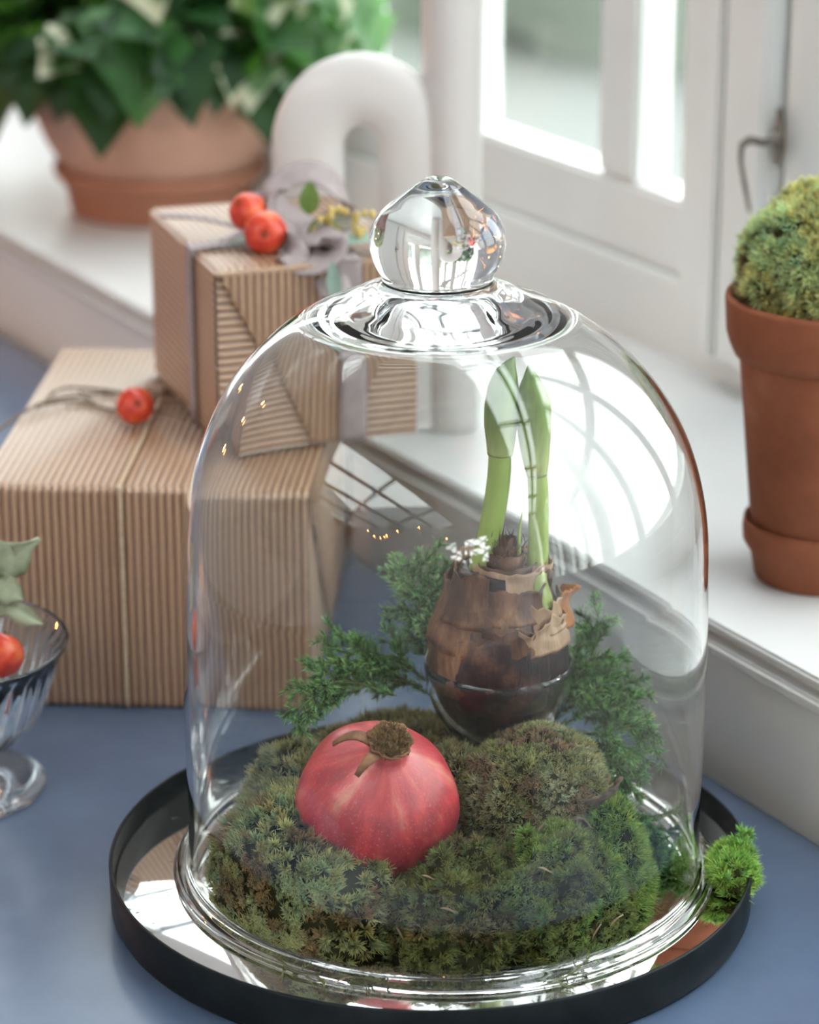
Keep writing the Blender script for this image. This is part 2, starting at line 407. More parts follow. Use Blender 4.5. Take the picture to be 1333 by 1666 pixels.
# window reflection painted on the glass as white polygons
refl_mat = mat('reflection_white', (.92, .93, .90), .5)
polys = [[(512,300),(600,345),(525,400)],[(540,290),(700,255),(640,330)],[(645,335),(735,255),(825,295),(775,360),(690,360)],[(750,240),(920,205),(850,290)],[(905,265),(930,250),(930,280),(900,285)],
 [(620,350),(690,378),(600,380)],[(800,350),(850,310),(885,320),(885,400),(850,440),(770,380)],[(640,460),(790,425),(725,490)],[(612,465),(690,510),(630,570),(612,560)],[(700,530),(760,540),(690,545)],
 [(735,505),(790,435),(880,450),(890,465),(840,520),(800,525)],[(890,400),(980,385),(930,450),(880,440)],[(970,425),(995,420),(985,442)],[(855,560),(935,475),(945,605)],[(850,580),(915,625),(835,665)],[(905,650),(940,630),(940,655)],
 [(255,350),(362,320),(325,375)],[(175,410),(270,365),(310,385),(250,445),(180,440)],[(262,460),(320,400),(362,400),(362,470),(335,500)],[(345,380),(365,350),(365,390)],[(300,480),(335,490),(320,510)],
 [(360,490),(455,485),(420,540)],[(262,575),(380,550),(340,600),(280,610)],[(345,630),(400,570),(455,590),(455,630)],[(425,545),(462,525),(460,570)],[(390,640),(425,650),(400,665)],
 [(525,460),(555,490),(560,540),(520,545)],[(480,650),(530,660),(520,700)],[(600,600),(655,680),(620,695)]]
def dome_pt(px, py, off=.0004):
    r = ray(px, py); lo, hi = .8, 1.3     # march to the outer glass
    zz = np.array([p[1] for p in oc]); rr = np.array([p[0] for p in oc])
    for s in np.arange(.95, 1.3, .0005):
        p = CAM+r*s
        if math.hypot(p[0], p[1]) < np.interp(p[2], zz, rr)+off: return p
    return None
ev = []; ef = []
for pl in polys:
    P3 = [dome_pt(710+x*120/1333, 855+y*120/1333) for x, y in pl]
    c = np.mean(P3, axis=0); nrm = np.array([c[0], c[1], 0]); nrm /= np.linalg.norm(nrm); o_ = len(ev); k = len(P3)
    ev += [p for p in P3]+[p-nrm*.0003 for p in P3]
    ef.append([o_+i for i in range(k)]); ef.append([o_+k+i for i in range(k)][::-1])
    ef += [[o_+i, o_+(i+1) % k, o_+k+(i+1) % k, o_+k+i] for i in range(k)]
mesh('painted_reflection', ev, ef, refl_mat, dome, smooth=False, label='small white angular reflection painted on the front of the glass')

# ------------------------------------------------------------------ moss
M['moss'] = translucent(vcol(mat('moss_green', rough=.75, spec=.25)), .25)
M['mosscore'] = noisecol(mat('moss_core', rough=.95, spec=.1), [(.3, (.018, .020, .008)), (.7, (.06, .06, .025))], scale=60)[0]
def tufts(P, Nn, L, nneed, wid, spread, base, tip, seed=0, curl=.35):
    """star-shaped moss shoots: P points, Nn normals -> verts, tris, colours"""
    g = np.random.default_rng(seed); K = len(P)
    a = np.where(np.abs(Nn[:, 2:3]) < .9, np.array([[0, 0, 1.]]), np.array([[1., 0, 0]]))
    U = np.cross(Nn, a); U /= np.linalg.norm(U, axis=1)[:, None]; Vv = np.cross(Nn, U)
    ph = g.random((K, nneed))*2*PI; el = g.random((K, nneed))**.7*spread
    D = Nn[:, None]*np.cos(el)[..., None]+(U[:, None]*np.cos(ph)[..., None]+Vv[:, None]*np.sin(ph)[..., None])*np.sin(el)[..., None]
    Ls = (L*(.65+.6*g.random((K, 1)))*(.7+.5*g.random((K, nneed))))[..., None]
    B0 = P[:, None]+Nn[:, None]*((-.35+.5*g.random((K, nneed)))[..., None]*L)
    side = np.cross(D, Nn[:, None]+g.normal(size=D.shape)*.3); side /= np.linalg.norm(side, axis=2)[..., None]+1e-9
    mid = B0+D*Ls*.55; end = B0+D*Ls+Nn[:, None]*Ls*curl*g.normal(.3, .5, (K, nneed, 1))
    w = wid*(.7+.6*g.random((K, nneed, 1)))
    V = np.stack([B0-side*w*.35, B0+side*w*.35, mid+side*w*.5, mid-side*w*.5, end], 2).reshape(-1, 3)
    i0 = (np.arange(K*nneed)*5)[:, None]
    Fq = np.concatenate([i0+np.array([[0, 1, 2]]), i0+np.array([[0, 2, 3]]), i0+np.array([[3, 2, 4]])], 0)
    base = np.array(base); tip = np.array(tip)
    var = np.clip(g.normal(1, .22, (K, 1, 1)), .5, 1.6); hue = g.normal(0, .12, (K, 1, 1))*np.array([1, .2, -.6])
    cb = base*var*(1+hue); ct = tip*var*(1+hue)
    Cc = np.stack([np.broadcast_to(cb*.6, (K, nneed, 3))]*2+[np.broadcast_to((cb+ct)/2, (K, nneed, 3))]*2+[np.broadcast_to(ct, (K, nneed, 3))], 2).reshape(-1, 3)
    return V, Fq, np.clip(Cc, 0, 1)
def blob(c, r, seed, amp=.16, fr=2.2, sub=5, zmin=0.0, lobes=None):
    bm = bmesh.new(); bmesh.ops.create_icosphere(bm, subdivisions=sub, radius=1)
    off = Vector((seed*3.1, seed*1.7, seed*.9))
    for v in bm.verts:
        p = v.co.copy(); k = 1+amp*noise.noise(p*fr+off)*1.6+amp*.5*noise.noise(p*fr*2.7+off)
        q = Vector((p.x*r[0]*k, p.y*r[1]*k, p.z*r[2]*k)); v.co = q
    for v in bm.verts:
        if c[2]+v.co.z < zmin: v.co.z = zmin-c[2]
    bm.normal_update(); return bm
def moss(label, c, r, seed, n, L, nneed, wid, base, tip, spread=1.25, amp=.16, fr=2.2, zmin=.0012, group=None, patches=None, name='moss_clump', rmax=.1125):
    root = thing(name, label, 'moss', (c[0], c[1], max(zmin, c[2]-r[2])), 0, group)
    oz = root.location[2]
    bm = blob(c, r, seed, amp, fr, 4, zmin)
    vs = np.array([v.co for v in bm.verts])+np.array(c)
    if rmax:
        q = np.hypot(vs[:, 0], vs[:, 1]); s = np.minimum(1, rmax/np.maximum(q, 1e-6)); vs[:, :2] *= s[:, None]
    fs = np.array([[v.index for v in f.verts] for f in bm.faces]); bm.free()
    tri = vs[fs]; cr_ = np.cross(tri[:, 1]-tri[:, 0], tri[:, 2]-tri[:, 0]); ar = np.linalg.norm(cr_, axis=1); nr = cr_/(ar[:, None]+1e-12)
    g = np.random.default_rng(seed+100)
    # shoots stand on every outward face except the underside
    wgt = ar*np.clip(nr[:, 2]*2+1.6, 0, 1); wgt /= wgt.sum()
    pick = g.choice(len(fs), n, p=wgt); uv = g.random((n, 2)); fl_ = uv.sum(1) > 1; uv[fl_] = 1-uv[fl_]
    P = tri[pick, 0]+(tri[pick, 1]-tri[pick, 0])*uv[:, :1]+(tri[pick, 2]-tri[pick, 0])*uv[:, 1:]
    Nn = nr[pick]+g.normal(size=(n, 3))*.22+np.array([0, 0, .15]); Nn /= np.linalg.norm(Nn, axis=1)[:, None]
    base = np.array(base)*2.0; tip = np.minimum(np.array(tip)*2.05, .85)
    bs = np.tile(np.array(base, float), (n, 1)); tp = np.tile(np.array(tip, float), (n, 1))
    if patches:
        for (fq, thr, b2, t2, so) in patches:
            k = np.array([noise.noise(Vector(p)*fq+Vector((so, so, so))) for p in P]) > thr
            bs[k] = np.array(b2)*2.0; tp[k] = np.minimum(np.array(t2)*2.05, .85)
    V, Fq, Cc = tufts(P, Nn, L, nneed, wid, spread, bs[:, None], tp[:, None], seed)
    if zmin is not None: V[:, 2] = np.maximum(V[:, 2], zmin)
    if rmax:
        q = np.hypot(V[:, 0], V[:, 1]); s = np.minimum(1, (rmax+.0008)/np.maximum(q, 1e-6)); V[:, :2] *= s[:, None]
    off = np.array([c[0], c[1], oz])
    mesh('moss_core', (vs-off)*np.array([.97, .97, .96]), fs, M['mosscore'], root, kind=None)
    CORES.append(BVHTree.FromPolygons([Vector(q) for q in vs], fs.tolist()))
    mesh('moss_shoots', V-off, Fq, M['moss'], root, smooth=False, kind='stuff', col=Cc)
    return root
CORES = []
def on_moss(px, py, lift=.003):          # the point of the moss surface seen there, raised a little along the normal
    best = None
    for bt in CORES:
        l, nn, ix, ds = bt.ray_cast(Vector(CAM), Vector(ray(px, py)))
        if l is not None and (best is None or ds < best[0]): best = (ds, l, nn)
    if best is None: return on(px, py, .003)
    nn = best[2] if best[2].dot(Vector(ray(px, py))) < 0 else -best[2]
    return np.array(best[1]+nn*lift)
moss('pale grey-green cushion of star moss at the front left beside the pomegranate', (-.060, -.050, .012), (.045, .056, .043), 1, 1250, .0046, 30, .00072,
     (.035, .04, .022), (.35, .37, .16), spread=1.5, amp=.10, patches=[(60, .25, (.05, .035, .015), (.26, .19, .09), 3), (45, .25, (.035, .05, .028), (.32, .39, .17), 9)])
moss('dark green moss cushion at the front centre right under the pomegranate', (.004, -.074, .008), (.029, .035, .036), 2, 1300, .0036, 24, .00055,
     (.020, .025, .008), (.19, .215, .075), spread=1.4, amp=.22, fr=3.4, patches=[(70, .2, (.03, .025, .012), (.22, .19, .09), 5)])
moss('dark green moss cushion at the front right below the round olive cushion', (.050, -.066, .008), (.030, .038, .036), 3, 1500, .0036, 24, .00055,
     (.020, .028, .008), (.20, .24, .08), spread=1.4, amp=.22, fr=3.4, patches=[(60, .2, (.02, .04, .010), (.21, .31, .08), 5)])
moss('round olive green moss cushion on the right below the bulb', (.041, -.012, .041), (.034, .034, .031), 4, 3800, .0026, 14, .00045,
     (.025, .028, .012), (.27, .285, .13), amp=.07, patches=[(50, .22, (.05, .05, .03), (.35, .36, .20), 2), (90, .3, (.05, .03, .02), (.25, .19, .12), 8)], zmin=.006)
moss('olive brown moss bank behind the pomegranate beneath the bulb', (-.012, .034, .010), (.076, .055, .042), 5, 2600, .0042, 18, .0006,
     (.035, .033, .014), (.24, .22, .10), amp=.10)
moss('bright green moss tuft at the far right edge of the moss', (.073, -.030, .010), (.019, .026, .034), 6, 900, .0040, 20, .0005,
     (.03, .05, .012), (.26, .36, .10), amp=.12)
moss('small olive moss tuft wedged between pomegranate and bulb', (.006, -.004, .036), (.019, .020, .024), 8, 700, .0040, 18, .00055,
     (.035, .035, .015), (.27, .26, .13), amp=.12, zmin=.006)
moss('olive green moss behind the left shoulder of the pomegranate', (-.068, .004, .016), (.026, .036, .040), 9, 1000, .0044, 22, .00065,
     (.035, .04, .018), (.27, .28, .15), amp=.12)
moss('bright green moss tuft on the tray rim outside the dome at the right', tuple(on(1192, 1418, .006)), (.0095, .018, .010), 51, 420, .0040, 20, .0005,
     (.04, .08, .012), (.24, .38, .09), amp=.2, rmax=None)

# ------------------------------------------------------------------ pomegranate
pc = aty(613, 1303, -.045)
pr = .0362
pm = mat('pomegranate_skin', rough=.33, spec=.6)
t, b = nodes(pm); N = t.nodes; L = t.links
tc = N.new('ShaderNodeTexCoord'); sp = N.new('ShaderNodeSeparateXYZ'); L.new(tc.outputs['Object'], sp.inputs[0])
at = N.new('ShaderNodeMath'); at.operation = 'ARCTAN2'; L.new(sp.outputs['Y'], at.inputs[0]); L.new(sp.outputs['X'], at.inputs[1])
sn = N.new('ShaderNodeMath'); sn.operation = 'SINE'; L.new(at.outputs[0], sn.inputs[0])
cs = N.new('ShaderNodeMath'); cs.operation = 'COSINE'; L.new(at.outputs[0], cs.inputs[0])
cb = N.new('ShaderNodeCombineXYZ'); zs = N.new('ShaderNodeMath'); zs.operation = 'MULTIPLY'; zs.inputs[1].default_value = 14
L.new(sp.outputs['Z'], zs.inputs[0]); L.new(cs.outputs[0], cb.inputs[0]); L.new(sn.outputs[0], cb.inputs[1]); L.new(zs.outputs[0], cb.inputs[2])
def NZ(vec, sc, det=6, ro=.6):
    q = N.new('ShaderNodeTexNoise'); q.inputs['Scale'].default_value = sc; q.inputs['Detail'].default_value = det; q.inputs['Roughness'].default_value = ro
    L.new(vec, q.inputs['Vector']); return q.outputs[0]
def RAMP(f, st):
    q = N.new('ShaderNodeValToRGB'); el = q.color_ramp.elements
    while len(el) < len(st): el.new(.5)
    for x, (p, c) in zip(el, st): x.position = p; x.color = (*c, 1) if len(c) == 3 else c
    L.new(f, q.inputs[0]); return q.outputs[0]
def MIX(f, a, b_, mode='MIX'):
    q = N.new('ShaderNodeMix'); q.data_type = 'RGBA'; q.blend_type = mode
    if isinstance(f, (int, float)): q.inputs['Factor'].default_value = f
    else: L.new(f, q.inputs['Factor'])
    for s, x in (('A', a), ('B', b_)):
        if isinstance(x, tuple): q.inputs[s].default_value = (*x, 1)
        else: L.new(x, q.inputs[s])
    return q.outputs['Result']
streak = RAMP(NZ(cb.outputs[0], 2.2, 8, .65), [(.30, (.25, .008, .02)), (.45, (.52, .018, .042)), (.57, (.72, .065, .08)), (.70, (.74, .30, .20))])
patch = RAMP(NZ(tc.outputs['Object'], 38, 5, .6), [(.45, (0, 0, 0)), (.65, (1, 1, 1))])
c1 = MIX(patch, streak, MIX(.55, streak, (.14, .02, .04)))
frk = RAMP(NZ(tc.outputs['Object'], 900, 2, .5), [(.60, (0, 0, 0)), (.70, (1, 1, 1))])
c2 = MIX(frk, c1, MIX(.3, c1, (.72, .38, .26)))
zr = N.new('ShaderNodeMapRange'); zr.inputs['From Min'].default_value = .012; zr.inputs['From Max'].default_value = .036
L.new(sp.outputs['Z'], zr.inputs[0])
c3 = MIX(zr.outputs[0], c2, MIX(.3, c2, (.88, .28, .27)))  # top highlight painted into the skin as a paler pink
L.new(c3, b.inputs['Base Color'])
bp = N.new('ShaderNodeBump'); bp.inputs['Strength'].default_value = .18; bp.inputs['Distance'].default_value = .0006
L.new(NZ(tc.outputs['Object'], 700, 4), bp.inputs['Height']); L.new(bp.outputs[0], b.inputs['Normal'])
pom = thing('pomegranate', 'red pomegranate with dried brown crown resting on the moss under the dome', 'pomegranate', pc)
pom.rotation_euler = (math.radians(29), math.radians(9), 0)
prof = []
for a in np.linspace(-PI/2, PI/2*.93, 48):
    r = pr*math.cos(a); z = pr*.955*math.sin(a)
    if z > .027: z += .0038*((z-.027)/.0075)**1.5
    prof.append((max(r, .0002), z))
prof += [(.0082, .0395), (.0078, .0425), (.0082, .0455)]
prof = [p for p in prof if not (p[0] < .0082 and 0 < p[1] < .0392)]
def pmod(th, r, z):
    s = 1 if r > .012 else max(0, (r-.008)/.004)
    return 1+s*(.016*np.cos(3*th+.4)+.010*np.cos(5*th+1.2)+.006*np.cos(8*th))
lathe('fruit_body', prof, pm, pom, 96, pmod)
M['calyx'] = noisecol(mat('dry_calyx', rough=.7), [(.3, (.13, .05, .025)), (.6, (.34, .16, .08)), (.8, (.42, .26, .13))], scale=160)[0]
M['stamen'] = noisecol(mat('stamen_brown', rough=.9), [(.3, (.14, .08, .03)), (.7, (.42, .27, .12))], scale=400)[0]
lob = []
for i, (a0, ln, out, w) in enumerate([(3.2, .020, 1.2, .0026), (4.1, .012, 1.7, .0026), (-1.2, .005, .5, .0045), (.1, .005, .35, .006), (1.2, .005, .4, .006), (2.1, .006, .5, .006)]):
    d = np.array([math.cos(a0), math.sin(a0), 0]); P = []
    for q in np.linspace(0, 1, 10):
        rr = .0078+ln*out/1.2*q*.8; zz = .0442+ln*.30*math.sin(q*2.4)-ln*.42*q*q*(out > 1)
        P.append(d*rr+np.array([0, 0, zz]))
    sd = np.array([-d[1], d[0], 0])
    sheet(P, np.array([w*1.5*(1-q**1.3)+.0022 for q in np.linspace(0, 1, 10)]), M['calyx'], 'calyx_lobe', pom, side=sd, thick=.0009)
crim = lathe('calyx_rim', [(.0068, .0415), (.0084, .0440), (.0096, .0462), (.0098, .0472), (.0088, .0468), (.0072, .0450)], M['calyx'], pom, 40,
      lambda th, r, z: 1+.07*np.sin(7*th)+.05*np.sin(13*th+1))
P = []; g = np.random.default_rng(5)
for i in range(420):
    r = .0078*math.sqrt(g.random()); a = g.random()*2*PI
    P.append((r*math.cos(a), r*math.sin(a), .0452+.0035*math.sqrt(max(0, 1-(r/.0085)**2))))
V, Fq, _ = tufts(np.array(P), np.tile([0, 0, 1.], (420, 1)), .0022, 5, .0007, 1.5, (1, 1, 1), (1, 1, 1), 3)
mesh('stamens', V, Fq, M['stamen'], pom, smooth=False, kind='stuff')
lathe('stamen_cushion', [(.0078, .0450), (.0070, .0470), (.0045, .0482), (.0005, .0487)], M['stamen'], crim, 24)
for o in list(pom.children):
    if o.name.startswith(('calyx_lobe', 'stamens')): o.parent = crim

# ------------------------------------------------------------------ amaryllis bulb in a little glass bowl
bc = np.array([.0256, .03])
gb = thing('glass_bowl', 'small round clear glass bowl holding the amaryllis bulb', 'bowl', (bc[0], bc[1], .0475))
po = [(.0005, 0), (.010, .0004), (.016, .0035), (.024, .010), (.030, .019), (.0338, .030), (.0346, .0395), (.0347, .0435)]
pi_ = [(.0338, .0437), (.0336, .0395), (.0328, .030), (.029, .0195), (.023, .0112), (.0152, .0052), (.0095, .0026), (.0005, .0022)]
lathe('bowl', po+pi_, M['clear'], gb, 96)
gb.children[0].name = 'bowl_wall'
bz = .0515
bulb = thing('amaryllis_bulb', 'brown papery amaryllis bulb with two green budding stalks standing in the glass bowl', 'flower bulb', (bc[0], bc[1], bz))
bm_ = mat('bulb_skin', rough=.42, spec=.4)
t, b = nodes(bm_); N = t.nodes; L = t.links
tc = N.new('ShaderNodeTexCoord'); mp = N.new('ShaderNodeMapping'); mp.inputs['Scale'].default_value = (1, 1, .35); L.new(tc.outputs['Object'], mp.inputs[0])
ca = RAMP(NZ(tc.outputs['Object'], 34, 6, .65), [(.38, (.010, .007, .010)), (.50, (.035, .015, .016)), (.60, (.11, .05, .03)), (.74, (.24, .13, .07))])
cbb = RAMP(NZ(mp.outputs[0], 160, 6, .7), [(.35, (.5, .45, .45)), (.65, (1.35, 1.3, 1.25))])
cc_ = MIX(1.0, ca, cbb, 'MULTIPLY'); L.new(cc_, b.inputs['Base Color'])
bp = N.new('ShaderNodeBump'); bp.inputs['Strength'].default_value = .5; bp.inputs['Distance'].default_value = .001
L.new(NZ(mp.outputs[0], 220, 6), bp.inputs['Height']); L.new(bp.outputs[0], b.inputs['Normal'])
M['bulb'] = bm_
def papery(name, st, sc=60):
    m = noisecol(mat(name, rough=.55, spec=.35), st, scale=sc, detail=8, rough=.7, stretch=(1, 1, .3), bump=.5, bscale=240)[0]; return m
M['paper1'] = papery('scale_brown', [(.34, (.03, .014, .010)), (.48, (.10, .045, .022)), (.60, (.22, .11, .055)), (.74, (.42, .26, .14))])
M['paper2'] = papery('scale_tan', [(.3, (.22, .13, .08)), (.55, (.42, .28, .18)), (.75, (.60, .46, .33))])
M['paper3'] = papery('scale_orange', [(.3, (.26, .09, .03)), (.7, (.50, .22, .08))])
M['inner'] = papery('scale_green', [(.3, (.20, .26, .06)), (.7, (.42, .48, .18))])
BP = [(.0005, -.001), (.008, 0.0), (.0155, .0045), (.0235, .0125), (.0292, .0225), (.0318, .033), (.0326, .042), (.0318, .050), (.0296, .058), (.0262, .066), (.0232, .073), (.0212, .079), (.0196, .085)]
def bmod(th, r, z): return 1+.014*np.cos(4*th+z*60)+.010*np.cos(9*th-1+z*30)
lathe('bulb_body', smooth_prof(BP, 44)+[(.0150, .086), (.010, .080), (.0005, .078)], M['bulb'], bulb, 96, bmod)
bpz = np.array([p[1] for p in BP]); bpr = np.array([p[0] for p in BP])
def scale_piece(a0, a1, zb, zt, off, m, seed, flare=0., jag=.004, name='papery_scale', nth=26, nz_=12, thick=.0005, lean=0.):
    V = []; g = np.random.default_rng(seed); jg = [g.normal(0, 1) for _ in range(64)]
    for s in (0, 1):
        for i in range(nz_):
            q = i/(nz_-1)
            for j in range(nth):
                u = j/(nth-1); a = a0+(a1-a0)*u
                top = zt+jag*(noise.noise(Vector((a*2.2, seed, 0)))*1.6+noise.noise(Vector((a*8, seed, 3)))*.7)+lean*(u-.5)
                z = zb+(top-zb)*q; r = np.interp(z, bpz, bpr)
                e = min(1, 4*u, 4*(1-u)) if a1-a0 < 6.2 else 1
                r = r+off*(.4+.6*e)+flare*max(0, q-.45)**1.6*(.7+.8*noise.noise(Vector((a*3, seed, 7))))+.0009*noise.noise(Vector((a*5, z*180, seed)))
                r -= s*thick
                V.append((r*math.cos(a), r*math.sin(a), z))
    n0 = nth*nz_; f = []
    for i in range(nz_-1):
        for j in range(nth-1):
            a = i*nth+j; f.append([a, a+1, a+nth+1, a+nth]); f.append([n0+a, n0+a+nth, n0+a+nth+1, n0+a+1])
    for j in range(nth-1):
        a = (nz_-1)*nth+j; f.append([a, a+1, n0+a+1, n0+a]); f.append([j, n0+j, n0+j+1, j+1])
    for i in range(nz_-1):
        a = i*nth; f.append([a, a+nth, n0+a+nth, n0+a]); a = i*nth+nth-1; f.append([a, n0+a, n0+a+nth, a+nth])
    return mesh(name, V, f, m, bulb)
h_ = -PI/2
scale_piece(h_-1.7, h_+.55, .030, .070, .0013, M['paper1'], 1, .003, .006)
scale_piece(h_-.7, h_+.75, .024, .060, .0020, M['bulb'], 2, .001, .007)
scale_piece(h_-2.4, h_-.5, .052, .082, .0026, M['paper1'], 3, .008, .005)
scale_piece(h_-1.3, h_-.25, .064, .087, .0034, M['paper1'], 4, .006, .005)
scale_piece(h_-.3, h_+1.3, .052, .066, .0022, M['paper1'], 5, .010, .004)
scale_piece(h_+.25, h_+1.55, .053, .0665, .0030, M['paper2'], 6, .012, .004)
scale_piece(h_+.55, h_+1.7, .060, .074, .0038, M['paper2'], 7, .010, .004)
scale_piece(h_+1.25, h_+1.9, .058, .074, .0060, M['paper3'], 8, .022, .003, nth=14)
scale_piece(h_-.35, h_+1.2, .066, .081, .0024, M['paper1'], 9, .005, .003)
scale_piece(h_+.1, h_+1.7, .074, .0885, .0014, M['paper2'], 10, .004, .0025)
scale_piece(h_-.05, h_+.35, .055, .071, .0010, M['inner'], 11, .001, .002, nth=12)
scale_piece(h_+.75, h_+1.3, .070, .086, .0030, M['inner'], 12, .002, .002, nth=12)
scale_piece(h_+1.3, h_+3.4, .060, .088, .0018, M['paper1'], 13, .006, .004)
scale_piece(h_+2.4, h_+4.8, .066, .089, .0010, M['paper2'], 14, .004, .004)
# cut inner layers round the stalks
def ring(cx, cy, r, z, hgt, m, seed, a0=0, a1=2*PI):
    V = []; n = 40
    for s in (0, 1):
        for q in (0, .5, 1):
            for j in range(n+1):
                a = a0+(a1-a0)*j/n; zz = z+hgt*q+(.0022*noise.noise(Vector((a*2, seed, 0)))+.001*noise.noise(Vector((a*9, seed, 0))))*q
                rr = r*(1+.05*math.sin(3*a+seed))+q*.0012-s*.0007
                V.append((cx+rr*math.cos(a), cy+rr*math.sin(a), zz))
    k = n+1; f = []
    for i in range(2):
        for j in range(n):
            a = i*k+j; f.append([a, a+1, a+k+1, a+k]); f.append([3*k+a, 3*k+a+k, 3*k+a+k+1, 3*k+a+1])
    for j in range(n): f.append([2*k+j, 2*k+j+1, 5*k+j+1, 5*k+j])
    mesh('cut_scale', V, f, m, bulb)
sL = np.array([(aty(x, y, .03)) for x, y in ((781, 930), (792, 890), (806, 820), (812, 775), (814, 735))])-np.array([bc[0], bc[1], bz])
sR = np.array([(aty(x, y, .030)) for x, y in ((874, 930), (876, 890), (877, 840), (876, 800), (874, 768))])-np.array([bc[0], bc[1], bz])
for i, (c_, r_, z_, h2, m_) in enumerate([((.004, 0), .0165, .078, .010, 'paper2'), ((.003, .0), .0135, .078, .011, 'paper1'), ((.0165, 0), .0068, .078, .010, 'paper2'),
                                   ((.0155, 0), .0085, .077, .009, 'paper1'), ((.002, -.002), .0080, .080, .014, 'paper1'), ((.002, -.001), .0055, .082, .015, 'paper1'), ((-.009, 0), .0080, .078, .008, 'paper1'), ((.003, -.001), .0030, .086, .014, 'paper1')]):
    ring(c_[0], c_[1], r_, z_, h2, M[m_], i)
g = np.random.default_rng(8); P = np.c_[g.normal(.002, .004, 160), g.normal(-.002, .003, 160), g.uniform(.088, .099, 160)]
V, Fq, _ = tufts(P, np.tile([0, 0, 1.], (160, 1)), .006, 3, .0004, 1.3, (1, 1, 1), (1, 1, 1), 3)
mesh('dry_fibres', V, Fq, M['paper1'], bulb, smooth=False, kind='stuff')
M['stem'] = noisecol(mat('stalk_green', rough=.38, spec=.4), [(.3, (.32, .44, .10)), (.7, (.42, .55, .16))], scale=40, stretch=(1, 1, .15))[0]
t, b = nodes(M['stem']); b.inputs['Subsurface Weight'].default_value = .15; b.inputs['Subsurface Radius'].default_value = (.003, .004, .001); b.inputs['Subsurface Scale'].default_value = 1
bud = mat('bud_green', rough=.4, spec=.45)
t, b = nodes(bud); N = t.nodes; L = t.links
tc = N.new('ShaderNodeTexCoord'); sp = N.new('ShaderNodeSeparateXYZ'); L.new(tc.outputs['Object'], sp.inputs[0])
mr = N.new('ShaderNodeMapRange'); mr.inputs['From Min'].default_value = .138; mr.inputs['From Max'].default_value = .19; L.new(sp.outputs['Z'], mr.inputs[0])
c_ = RAMP(mr.outputs[0], [(0, (.44, .52, .20)), (.3, (.22, .31, .08)), (.75, (.14, .23, .045)), (1, (.24, .34, .18))])
mp = N.new('ShaderNodeMapping'); mp.inputs['Scale'].default_value = (1, 1, .1); L.new(tc.outputs['Object'], mp.inputs[0])
c_ = MIX(1, c_, RAMP(NZ(mp.outputs[0], 380, 4), [(.3, (.8, .8, .8)), (.7, (1.2, 1.2, 1.1))]), 'MULTIPLY')
L.new(c_, b.inputs['Base Color'])
px_ = .000280
kL = tube('stalk', sL, [.0056, .0055, .0054, .0052], M['stem'], bulb, 30, 20)
kR = tube('stalk', sR, [.0050, .0048, .0047, .0046], M['stem'], bulb, 30, 20)
bL = np.array([(aty(x, y, .03)) for x, y in ((814, 738), (815, 715), (815, 690), (816, 660), (819, 630), (824, 605), (829, 588), (833, 572), (836, 562))])-np.array([bc[0], bc[1], bz])
bR = np.array([(aty(x, y, .030)) for x, y in ((874, 772), (872, 745), (870, 715), (869, 685), (868, 655), (865, 630), (863, 612), (861, 600), (860, 592))])-np.array([bc[0], bc[1], bz])
v, f = tube_vf(bL, np.array([21, 24, 27, 27.5, 25.5, 18, 10, 4.5, .8])*px_, 40, 28, 1.0); mesh('bud', v, f, bud, kL)
v, f = tube_vf(bR, np.array([17, 22, 26, 28.5, 28, 21, 12, 5.5, .8])*px_, 40, 28, 1.0); mesh('bud', v, f, bud, kR)
lf = np.array([(aty(x, y, .026)) for x, y in ((846, 925), (845, 890), (846, 860), (851, 828))])-np.array([bc[0], bc[1], bz])
v, f = tube_vf(lf, np.array([6, 6.5, 5, .6])*px_, 16, 12, .5); mesh('leaf_tip', v, f, M['stem'], bulb)

